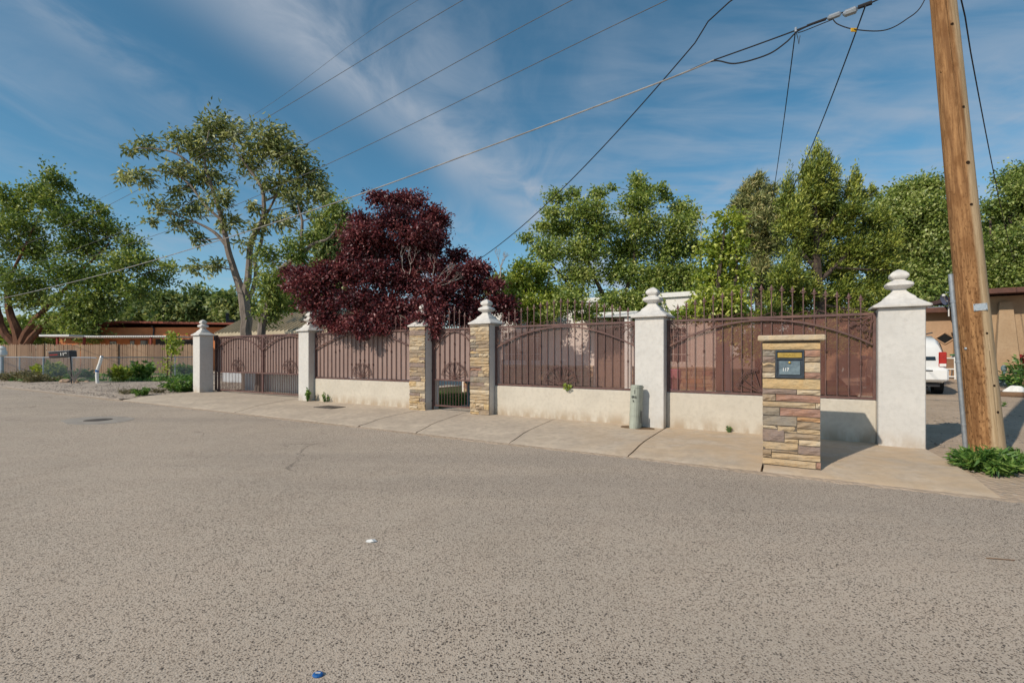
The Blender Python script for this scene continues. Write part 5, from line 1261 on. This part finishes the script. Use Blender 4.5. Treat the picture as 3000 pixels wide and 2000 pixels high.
def orange_house():
    p = at(300, 815, 43); p.z = 0; t = thing('orange_house', 'low orange stucco house with red brown roof edge and white porch awning', 'house', p, radians(-3))
    k = 43/F_PX; X = lambda u: (u-300)*k; Z = lambda v: CAM_H-(v-V0)*k
    MB().box(X(228),X(560),0,9,-.2,Z(752)).build('wall', M['orange_stucco'], t)
    MB().box(X(60),X(227),2.5,9,-.2,Z(770)).build('wing_wall', M['orange_stucco'], t)
    vs = [(X(205),-.9,Z(756)),(X(275),-.9,Z(742)),(X(600),-.9,Z(748)),(X(600),10,Z(748)),(X(275),10,Z(742)),(X(205),10,Z(756))]
    b = MB(); top = [(x,y,z+.16) for x,y,z in vs]; n = 6
    b.add(vs+top, [tuple(range(5,-1,-1)), tuple(range(6,12))]+[(i,(i+1)%n,n+(i+1)%n,n+i) for i in range(n)])
    rf = b.build('roof', M['roof_red'], t)
    MB().box(X(60),X(235),1.9,9.5,Z(771)+.01,Z(767)+.01).build('wing_fascia', M['roof_red'], t)
    for u, hh, rr, m in ((478,1.0,.13,'dark_metal'),(487,.35,.32,'dark_metal'),(514,.85,.12,'galv'),(522,.4,.14,'galv')):
        MB().lathe([(rr,0),(rr,hh),(rr*1.3,hh),(rr*1.3,hh+.1),(0,hh+.15)], (X(u),3.0,Z(742)), 10).build('roof_vent', M[m], rf, smooth=True)
    for (u0,u1,v0,v1) in ((299,309,783,795),(324,341,782,797),(250,266,784,797)):
        wd = MB().box(X(u0),X(u1),-.03,-.004,Z(v1),Z(v0)).build('window', M['window'], t)
        MB().box(X(u0)-.06,X(u1)+.06,-.05,-.031,Z(v0)+.001,Z(v0)+.07).build('lintel', M['roof_red'], wd)
    MB().box(X(277),X(347),-.06,-.004,Z(772),Z(769)).build('beam', M['roof_red'], t)
    MB().tube([(X(361),-.5,Z(750)),(X(358),-.1,Z(754)),(X(355),-.06,Z(775))], .07, 6).build('downpipe', M['dark_metal'], t)
    aw = MB(); aw.bbox(X(206),X(272),-4.6,-.3,Z(777),Z(773),.02); a1 = aw.build('awning', M['white_paint'], t)
    n = 40; b = MB()
    for i in range(n):
        x0 = X(272)+.02+(X(470)-X(272))*i/n; x1 = X(272)+.02+(X(470)-X(272))*(i+.62)/n
        b.box(x0, x1, -3.4, -.3, Z(777), Z(775.2))
    b.box(X(273),X(470),-3.35,-.35,Z(776)+.02,Z(775)+.03)
    b.build('corrugated_awning', M['white_paint'], t)
    for u in (210, 270, 418): MB().box(X(u)-.07,X(u)+.07,-3.3,-3.16,-.1,Z(777)-.002).build('porch_post', M['post_red'], t)
    MB().box(X(360),X(470),-.03,-.005,-.1,Z(779)).build('porch_shade_panel', M['dark_metal'], t)  # dark panel on solid wall, standing in for the shade of an opening
orange_house()
def added_wall():  # added wall: hides the tree trunk and stands in for the shaded drive
    o = MB().bbox(-2.95, 2.95, 0, .18, -.06, .92, .012).build('added_low_wall', M['house'], None, loc=F(17.4, 1.72), rz=RZ)
    tag(o, 'low pale wall added to give the shaded grey behind the driveway gate bars', 'wall')
added_wall()
def carport():
    t = thing('metal_roof_garage', 'pale garage with tan ribbed metal gable roof behind the driveway gate', 'garage', F(22.2, 4.2), RZ)
    ze, zr, D = 2.50, 3.55, 1.85; x0, x1 = -5.3, 5.4
    MB().box(x0+.25, x1-.25, .3, 2*D-.3, -.05, ze-.03).build('wall', M['garage_wall'], t)
    MB().box(x0+.9, x1-4.2, .26, .298, 0, 2.15).build('garage_door', M['garage_wall'], t)
    for j in range(5): MB().box(x0+.92, x1-4.22, .245, .258, .05+j*.42, .05+j*.42+.39).build('door_panel', M['garage_wall'], t)
    for sgn, nm in ((0,'roof'),(1,'roof')):
        ya, yb = (0, D) if not sgn else (2*D, D)
        b = MB(); th = .03
        vs = [(x0,ya,ze),(x1,ya,ze),(x1,yb,zr),(x0,yb,zr)]; b.add(vs+[(x,y,z-th) for x,y,z in vs], [(0,1,2,3) if not sgn else (3,2,1,0),(7,6,5,4) if not sgn else (4,5,6,7),(0,4,5,1),(1,5,6,2),(2,6,7,3),(3,7,4,0)])
        rf = b.build(nm, M['roof_tan'], t); n = 34; first = None
        for i in range(n+1):
            x = x0+.03+(x1-x0-.06)*i/n
            if first is None:
                q = MB(); q.add([(-.022,ya,ze+.001),(.022,ya,ze+.001),(.012,ya,ze+.07),(-.012,ya,ze+.07),(-.022,yb,zr+.001),(.022,yb,zr+.001),(.012,yb,zr+.07),(-.012,yb,zr+.07)],
                    [(0,1,2,3),(7,6,5,4),(1,5,6,2),(3,7,4,0),(2,6,7,3)]); first = q.build('roof_rib', M['roof_tan'], rf); first.location = (x,0,0)
            else: share(first, 'roof_rib', rf, (x,0,0))
    MB().box(x0,x1,-.03,-.002,ze-.14,ze-.012).build('fascia', M['roof_tan'], t)
    for xx in (x0+.02,x1-.25): 
        b = MB(); b.prism([(xx,.3),(xx+.23,.3),(xx+.23,2*D-.3),(xx,2*D-.3)], ze-.03, ze-.02); 
    b = MB(); vs = [(x0+.3,.35,ze-.03),(x0+.3,2*D-.35,ze-.03),(x0+.3,D,zr-.12),(x1-.3,.35,ze-.03),(x1-.3,2*D-.35,ze-.03),(x1-.3,D,zr-.12)]
    b.add(vs, [(0,2,1),(3,4,5)]); b.build('gable', M['house'], t)
carport()

# ------------------------------------------------------------------ white house behind the fence
def white_house():
    d0 = 5.7; t = thing('white_house', 'white stucco house with stone wainscot and barred windows behind the fence', 'house', F(7.3, d0), RZ)
    X = lambda s: 7.3-s; H = 3.15
    ops = [(3.92,4.85,1.12,2.28),(5.7,6.94,-.05,2.30),(8.80,10.52,1.13,2.30)]; edges = [3.2]+[q for o in ops for q in o[:2]]+[12.4]
    for i in range(0, len(edges), 2): MB().box(X(edges[i+1]),X(edges[i]),0,.25,-.1,H).build('wall', M['house'], t)
    for (a,b_,z0,z1) in ops:
        MB().box(X(b_)+.001,X(a)-.001,.002,.25,z1,H-.002).build('lintel_wall', M['house'], t)
        if z0 > 0: MB().box(X(b_)+.001,X(a)-.001,.002,.25,-.1,z0).build('sill_wall', M['house'], t)
    MB().box(X(12.4),X(3.2),.252,3.2,-.1,H-.01).build('body', M['house'], t)
    MB().box(X(12.5),X(3.1),-.08,3.3,H+.001,H+.14).build('roof_edge', M['white_paint'], t)
    for (a,b_,z0,z1) in (ops[0], ops[2]):
        w = MB().box(X(b_)+.08,X(a)-.08,.12,.14,z0+.08,z1-.08).build('window', M['window'], t)
        for q in ((X(b_),X(b_)+.08,z0,z1),(X(a)-.08,X(a),z0,z1),(X(b_)+.081,X(a)-.081,z0,z0+.08),(X(b_)+.081,X(a)-.081,z1-.08,z1)):
            MB().box(q[0],q[1],-.03,.11,q[2],q[3]).build('frame', M['white_paint'], w)
        MB().box(X(b_)-.06,X(a)+.06,-.08,-.031,z0-.08,z0-.002).build('sill', M['white_paint'], w)
        n = 7 if b_-a < 1.2 else 11
        for i in range(n):
            x = X(b_)+.1+(b_-a-.2)*i/(n-1); MB().box(x-.010,x+.010,-.055,-.035,z0+.02,z1-.02).build('grille_bar', M['white_paint'], w)
        for z in (z0+.3, z1-.3): MB().box(X(b_)+.02,X(a)-.02,-.070,-.056,z-.010,z+.010).build('grille_bar', M['white_paint'], w)
    dr = MB().box(X(6.9),X(5.75),.18,.22,0,2.25).build('door', M['door'], t)
    for j in range(2):
        for i in range(2): MB().bbox(X(6.9)+.1+i*.53,X(6.9)+.52+i*.53,.165,.179,.15+j*1.05,1.05+j*1.05,.01).build('door_panel', M['door'], dr)
    MB().box(X(5.62),X(5.44),-.9,-.72,-.05,2.55).build('porch_column', M['white_paint'], t)
    MB().box(X(7.3),X(5.2),-1.0,-.085,2.551,2.70).build('porch_roof', M['white_paint'], t)
    r = random.Random(44)
    for (a,b_) in ((3.22,5.68),(6.96,12.3)):
        z = -.02
        while z < .98:
            hh = r.uniform(.08,.15); s = a
            while s < b_-.02:
                ww = min(r.uniform(.22,.55), b_-s)
                stone(t, X(s+ww)+.004, X(s)-.004, z, min(z+hh,.985)-.006, -.055, .05, M['st_'+r.choice(['tan','pale','brown','red','orange','tan'])], r, .006, nx=3, nz=2); s += ww
            z += hh
        MB().box(X(b_),X(a),-.075,-.002,.99,1.05).build('wainscot_cap', M['st_pale'], t)
white_house()
def yard_things():
    t = thing('white_bucket', 'white bucket standing on the lawn behind the see-through panel', 'bucket', F(9.0, 3.2, -.03))
    MB().lathe([(.15,0),(.19,.42),(.205,.42),(.205,.45),(.18,.45),(.14,.05),(0,.05)], n=16).build('pail', M['white_paint'], t, smooth=True)
    MB().tube([(.2*cos(a),0,.40-.22*sin(a)) for a in [pi*i/10 for i in range(11)]], .006, 5).build('handle', M['galv'], t)
    t = thing('pink_stand', 'pink plastic item on a mauve stand behind the scuffed panel', 'yard item', F(3.62, 2.4, -.03), RZ)
    b = MB(); b.lathe([(.20,0),(.22,.05),(.13,.35),(.12,.7),(.17,.86)], n=12, squash=(1,.8)); b.build('stand', M['mauve'], t, smooth=True)
    MB().bbox(-.12,.14,-.10,.10,.861,1.10,.03).build('top', M['pink'], t)
    t = thing('water_standpipe', 'grey blue standpipe seen through the lower bars of the pedestrian gate', 'pipe', F(9.0, 1.5, -.03))
    MB().tube([(0,0,-.05),(0,0,.62)], .045, 8).build('riser', M['meter'], t, smooth=True)
    MB().lathe([(.05,.62),(.10,.66),(.10,.78),(.04,.84)], n=10).build('head', M['meter'], t, smooth=True)
    MB().tube([(.02,0,.70),(.22,-.05,.70),(.26,-.06,.62)], .025, 6).build('spout', M['dark_metal'], t, smooth=True)
yard_things()

# ------------------------------------------------------------------ right neighbour
def right_houses():
    p = at(2150, 815, 23.5); rel = p-F0; z0 = hill(rel.dot(NX))-.05
    t = thing('tan_house', 'tan stucco house with diamond shaped window behind the white car', 'house', (p.x,p.y,z0), RZ)
    H = CAM_H+101/F_PX*23.5-z0
    k = 1.32
    MB().box(-5,5.5,0,7,-.3,H).build('wall', M['tan_stucco'], t)
    b = MB(); vs = [(-5.4,-.5,H+.02),(6,-.5,H+.02),(6,7.4,H+.35),(-5.4,7.4,H+.35)]; b.add(vs+[(x,y,z+.14) for x,y,z in vs], [(3,2,1,0),(4,5,6,7),(0,1,5,4),(1,2,6,5),(2,3,7,6),(3,0,4,7)])
    b.build('roof', M['roof_blue'], t)
    MB().box(-5.4,6,-.53,-.502,H-.10,H+.13).build('fascia', M['roof_brown'], t)
    x = 0.33; z = CAM_H-(778-V0)/F_PX*24-z0; s = .36
    w = MB().prismy([(x-s,z),(x,z-s*.78),(x+s,z),(x,z+s*.78)], -.015, -.003).build('diamond_window', M['glass_dark'], t)
    for a, c in (((x-s,z),(x,z-s*.78)),((x,z-s*.78),(x+s,z)),((x+s,z),(x,z+s*.78)),((x,z+s*.78),(x-s,z))):
        MB().bar((a[0],-.02,a[1]),(c[0],-.02,c[1]),.05).build('frame', M['tan_stucco'], w)
    p = at(2272, 815, 18.6); rel = p-F0; zb = hill(rel.dot(NX))-.05
    t2 = thing('brown_house', 'ochre stucco house with overhanging brown roof at the right edge', 'house', (p.x,p.y,zb), RZ)
    H2 = CAM_H+137/F_PX*18.6-zb
    MB().box(0,9,0,7,-.3,H2-.05).build('wall', M['tan2'], t2)
    b = MB(); b.add([(.05,-.42,-.3),(.85,-.42,-.3),(.85,-.002,-.3),(.05,-.002,-.3),(.25,-.20,H2-.3),(.60,-.20,H2-.3),(.60,-.002,H2-.3),(.25,-.002,H2-.3)], [(0,1,5,4),(1,2,6,5),(3,0,4,7),(4,5,6,7)]); b.build('buttress', M['tan2'], t2, smooth=True)
    b = MB(); vs = [(-.5,-1.0,H2-.02),(10,-1.0,H2-.02),(10,8,H2+.3),(-.5,8,H2+.3)]; b.add(vs+[(x,y,z+.18) for x,y,z in vs], [(3,2,1,0),(4,5,6,7),(0,1,5,4),(1,2,6,5),(2,3,7,6),(3,0,4,7)])
    b.build('roof', M['roof_brown'], t2)
    MB().box(1.9,2.02,-.16,-.02,-.2,H2-.05).build('downpipe', M['roof_brown'], t2)
    MB().box(2.3,2.5,.6,.8,H2+.1,H2+1.5).build('vent_stack', M['galv'], t2)
    # satellite dish on the tan house roof
    q = at(2170, 700, 21.5); ds = thing('satellite_dish', 'dark satellite dish with pale arm above the tan house roof', 'dish', q, radians(20))
    b = MB(); n = 14; vs = [(0,0,0)]
    for j in (1,2,3):
        for i in range(n): a = 2*pi*i/n; rr = .26*j/3; vs.append((rr*1.1*cos(a), .11*(j/3)**2, rr*sin(a)))
    fs = [(0,1+i,1+(i+1)%n) for i in range(n)]+[(1+j*n+i,1+j*n+(i+1)%n,1+(j+1)*n+(i+1)%n,1+(j+1)*n+i) for j in range(2) for i in range(n)]
    dd = b.add(vs, fs).build('reflector', M['dish'], ds, smooth=True); dd.location = (.18,0,.28); dd.rotation_euler = (radians(-15),0,radians(55))
    MB().tube([(.15,0,.12),(-.25,-.15,.25),(-.42,-.2,.34)], .022, 6).build('arm', M['white_paint'], ds)
    MB().lathe([(.02,0),(.06,.03),(.06,.10),(.02,.12)], (-.44,-.2,.32), 8).build('feed_horn', M['white_paint'], ds, smooth=True)
    MB().tube([(.2,0,.20),(.28,0,.02),(.30,0,-.5)], .028, 6).build('mast', M['white_paint'], ds)
    return z0
right_houses()

def car(label, loc, rz, paint, L=4.9, W=1.86, H=1.86, group=None):
    t = thing('parked_car', label, 'car', loc, rz, group)
    # stations along the length, rear at y=0: (y, half width at belt, z bottom, z belt, z roof, half width roof)
    st = [(0.0,.80,.52,1.02,1.50,.62),(.05,.885,.42,1.06,1.66,.66),(.25,.92,.38,1.08,1.79,.69),(1.0,.93,.36,1.08,H-.02,.71),(2.2,.93,.36,1.07,H,.71),(2.9,.93,.36,1.06,H-.06,.69),(3.45,.92,.36,1.05,1.32,.68),(3.7,.91,.36,1.04,1.10,.70),(4.6,.86,.38,.96,.99,.66),(4.85,.76,.42,.78,.84,.58),(4.9,.62,.48,.70,.74,.50)]
    b = MB(); vs = []; k = W/1.86
    for (y,hw,zb,zl,zr,hr) in st:
        ring = [(hw*.90,zb),(hw*.99,zb+.10),(hw,zb+(zl-zb)*.55),(hw*.985,zl),(hw*.93,zl+(zr-zl)*.35),(hr*1.06,zl+(zr-zl)*.86),(hr*.93,zr-.02),(hr*.5,zr)]
        full = [(x*k,z) for x,z in ring]+[(-x*k,z) for x,z in ring[::-1]]
        vs += [(x,y,z) for x,z in full]
    n = 16; fs = [(i*n+j,i*n+(j+1)%n,(i+1)*n+(j+1)%n,(i+1)*n+j) for i in range(len(st)-1) for j in range(n)]+[tuple(range(n-1,-1,-1)),tuple(range((len(st)-1)*n,len(st)*n))]
    b.add(vs, fs); b.build('body', M[paint], t, smooth=True)
    rw = MB().add([(-.64,-.012,1.10),(.64,-.012,1.10),(.60,.03,1.52),(-.60,.03,1.52),(-.64,.03,1.10),(.64,.03,1.10),(.60,.07,1.52),(-.60,.07,1.52)],[(0,1,2,3),(1,5,6,2),(4,0,3,7),(3,2,6,7),(5,4,7,6),(0,4,5,1)]).build('rear_window', M['glass_dark'], t)
    for s in (-1,1):
        q = [(s*.935,.35,1.14),(s*.935,3.15,1.14),(s*.79,2.75,1.66),(s*.80,.45,1.66)]
        for (a0,a1) in ((.0,.24),(.27,.60),(.63,1.0)):
            lo = lambda a: (q[0][0]*k*.995,q[0][1]+(q[1][1]-q[0][1])*a,1.14); hi = lambda a: (q[3][0]*k,q[3][1]+(q[2][1]-q[3][1])*a,1.66)
            m = MB().add([lo(a0),lo(a1),hi(a1),hi(a0)],[(0,1,2,3)] if s > 0 else [(3,2,1,0)]); m.build('side_window', M['glass_dark'], t)
        tl = MB().bbox(s*.80-.095,s*.80+.095,-.030,.14,.90,1.36,.02).build('tail_light', M['tail'], t)
        MB().bbox(s*.80-.08,s*.80+.08,-.036,-.0305,.915,1.0,.002).build('reverse_lens', M['white_paint'], tl)
        for y in (.95,3.85):
            wh = MB().tube([(s*.68,y,.38),(s*.92,y,.38)], .38, 22).build('wheel', M['tyre'], t, smooth=True)
            MB().tube([(s*.90,y,.38),(s*.928,y,.38)], .23, 14).build('rim', M['galv'], wh)
        MB().tube([(s*.62,.5,H+.05),(s*.62,2.5,H+.05)], .02, 6).build('roof_rail', M['dark_metal'], t)
        MB().bbox(s*1.02-.1,s*1.02+.1,3.0,3.1,1.08,1.24,.03).build('mirror', M[paint], t)
        MB().bbox(s*.66-.14,s*.66+.14,4.80,4.86,.72,.88,.02).build('headlight', M['window'], t)
    bm = MB(); bm.bbox(-.93*k,.93*k,-.14,.30,.46,.84,.05); bm = bm.build('rear_bumper', M[paint], t)
    MB().box(-.55,.55,-.146,-.1405,.76,.80).build('bumper_strip', M['dark_metal'], bm)
    MB().bbox(-.17,.17,-.03,-.013,.90,1.05,.004).build('number_plate', M['white_paint'], t)
    MB().box(-.75,.75,.1,4.6,.28,.37).build('underside', M['dark_metal'], t)
    return t
def yard_right():
    p = at(2089, 815, 15.4); z = hill((p-F0).dot(NX))-.03
    car('white sport utility car seen from behind, half hidden by the right pillar', (p.x,p.y,z), RZ-radians(2), 'white_car', H=1.93, group='cars in the yard')
    p = at(2500, 815, 15.0); z = hill((p-F0).dot(NX))-.03
    car('dark red car cut off by the right picture edge', (p.x,p.y,z), RZ-radians(6), 'red_car', H=1.6, group='cars in the yard')
    # plastic chair with a green seat on top, and a folding frame leaning on it
    p = at(2197, 815, 21.8); z = hill((p-F0).dot(NX))-.03
    t = thing('plastic_chair', 'white plastic chair with green cushion by the tan house wall', 'chair', (p.x,p.y,z), radians(-60))
    for sx in (-1,1):
        for sy in (-1,1): MB().tube([(sx*.25,sy*.24,0),(sx*.21,sy*.20,.42)], [.028,.032], 6).build('leg', M['white_paint'], t)
        MB().bbox(sx*.25-.03,sx*.25+.03,-.24,.22,.60,.64,.01).build('armrest', M['white_paint'], t)
        MB().tube([(sx*.25,-.20,.42),(sx*.25,-.20,.60)], .022, 6).build('arm_post', M['white_paint'], t)
    MB().bbox(-.26,.26,-.25,.24,.42,.46,.015).build('seat', M['white_paint'], t)
    for i in range(5): MB().bbox(-.24+i*.1,-.17+i*.1,.22,.26,.47,.95,.008).build('back_slat', M['white_paint'], t)
    MB().bbox(-.26,.26,.215,.265,.951,1.03,.015).build('back_rail', M['white_paint'], t)
    cu = MB().bbox(-.22,.22,-.20,.20,.961,1.02,.02).build('cushion', M['green_plastic'], t); cu.location = (0,.1,.08)
    p = at(2178, 815, 21.4); z = hill((p-F0).dot(NX))-.03
    t = thing('folding_frame', 'pale wooden folding frame leaning beside the plastic chair', 'frame', (p.x,p.y,z), radians(-40)); 
    tl = radians(22)
    for x in (-.24,.24): MB().bar((x,0,0),(x,.42,.98),.05).build('upright', M['white_paint'], t)
    for zz in (.12,.45,.93): MB().bar((-.24,zz*.43,zz),(.24,zz*.43,zz),.045).build('rail', M['white_paint'], t)
    b = MB(); b.add([(-.2,.2,.47),(.2,.2,.47),(.2,.39,.90),(-.2,.39,.90),(-.2,.21,.465),(.2,.21,.465),(.2,.40,.895),(-.2,.40,.895)],[(0,1,2,3),(7,6,5,4),(0,4,5,1),(2,6,7,3)]); b.build('panel', M['timber'], t)
    # gas meter, plants and timber edging by the brown house
    p = at(2318, 815, 15.6); z = hill((p-F0).dot(NX))-.03
    t = thing('gas_meter', 'blue grey gas meter on pipes beside the brown house', 'meter', (p.x,p.y,z), RZ)
    MB().bbox(-.24,.24,-.12,.14,.18,.50,.06).build('body', M['meter'], t, smooth=True)
    rg = MB().lathe([(.0,0),(.14,.0),(.15,.05),(.12,.12),(0,.13)], n=14).build('regulator', M['meter'], t, smooth=True); rg.location = (-.32,-.05,.42); rg.rotation_euler = (pi/2,0,0)
    for pts in ([(-.12,0,.5),(-.12,0,.72),(-.1,0,.86)],[(-.12,0,.66),(.55,0,.66)],[(.15,0,.5),(.15,0,.64)],[(-.32,.05,-.1),(-.32,.05,.42)]): MB().tube(pts, .028, 7).build('pipe', M['meter'], t, smooth=True)
    MB().lathe([(.04,.70),(.075,.74),(.075,.84),(.03,.90)], (-.12,0,0), 10).build('valve_head', M['meter'], t, smooth=True)
    q = at(2330, 815, 14.6); zq = hill((q-F0).dot(NX))-.03
    tag(MB().bbox(-.9,1.6,-.07,.07,0,.14,.012).build('timber_edging', M['timber'], None, loc=(q.x,q.y,zq), rz=RZ+.1), 'old timber edging lying in front of the gas meter', 'timber')
    q = at(2336, 815, 14.9); zq = hill((q-F0).dot(NX))-.03
    b = MB(); r = random.Random(77); n = 12; vs = [(0,0,.30)]
    for rr, zz in ((.16,.26),(.30,.14),(.34,0)):
        for i in range(n): a = 2*pi*i/n; kk = rr*r.uniform(.75,1.2); vs.append((kk*cos(a), kk*.8*sin(a), zz*r.uniform(.7,1.2)))
    fs = [(0,1+i,1+(i+1)%n) for i in range(n)]+[(1+j*n+i,1+j*n+(i+1)%n,1+(j+1)*n+(i+1)%n,1+(j+1)*n+i) for j in range(2) for i in range(n)]
    tag(b.add(vs, fs).build('white_bag', M['white_paint'], None, loc=(q.x,q.y,zq)), 'crumpled white bag beside the gas meter', 'bag')
    q = at(2350, 815, 15.2); zq = hill((q-F0).dot(NX))-.03
    plant('wall_shrub', 'leafy shrub growing at the brown house wall by the right edge', (q.x,q.y,zq), 1.3, .5, 26, .16, .08, L_WEED, 91, 14, 'shrub')
    q = at(2296, 815, 12.5); zq = hill((q-F0).dot(NX))-.03
    plant('weed', 'tiny green weed on the dirt right of the pole', (q.x,q.y,zq), .16, .12, 9, .06, .04, L_WEED, 92, 8)
yard_right()
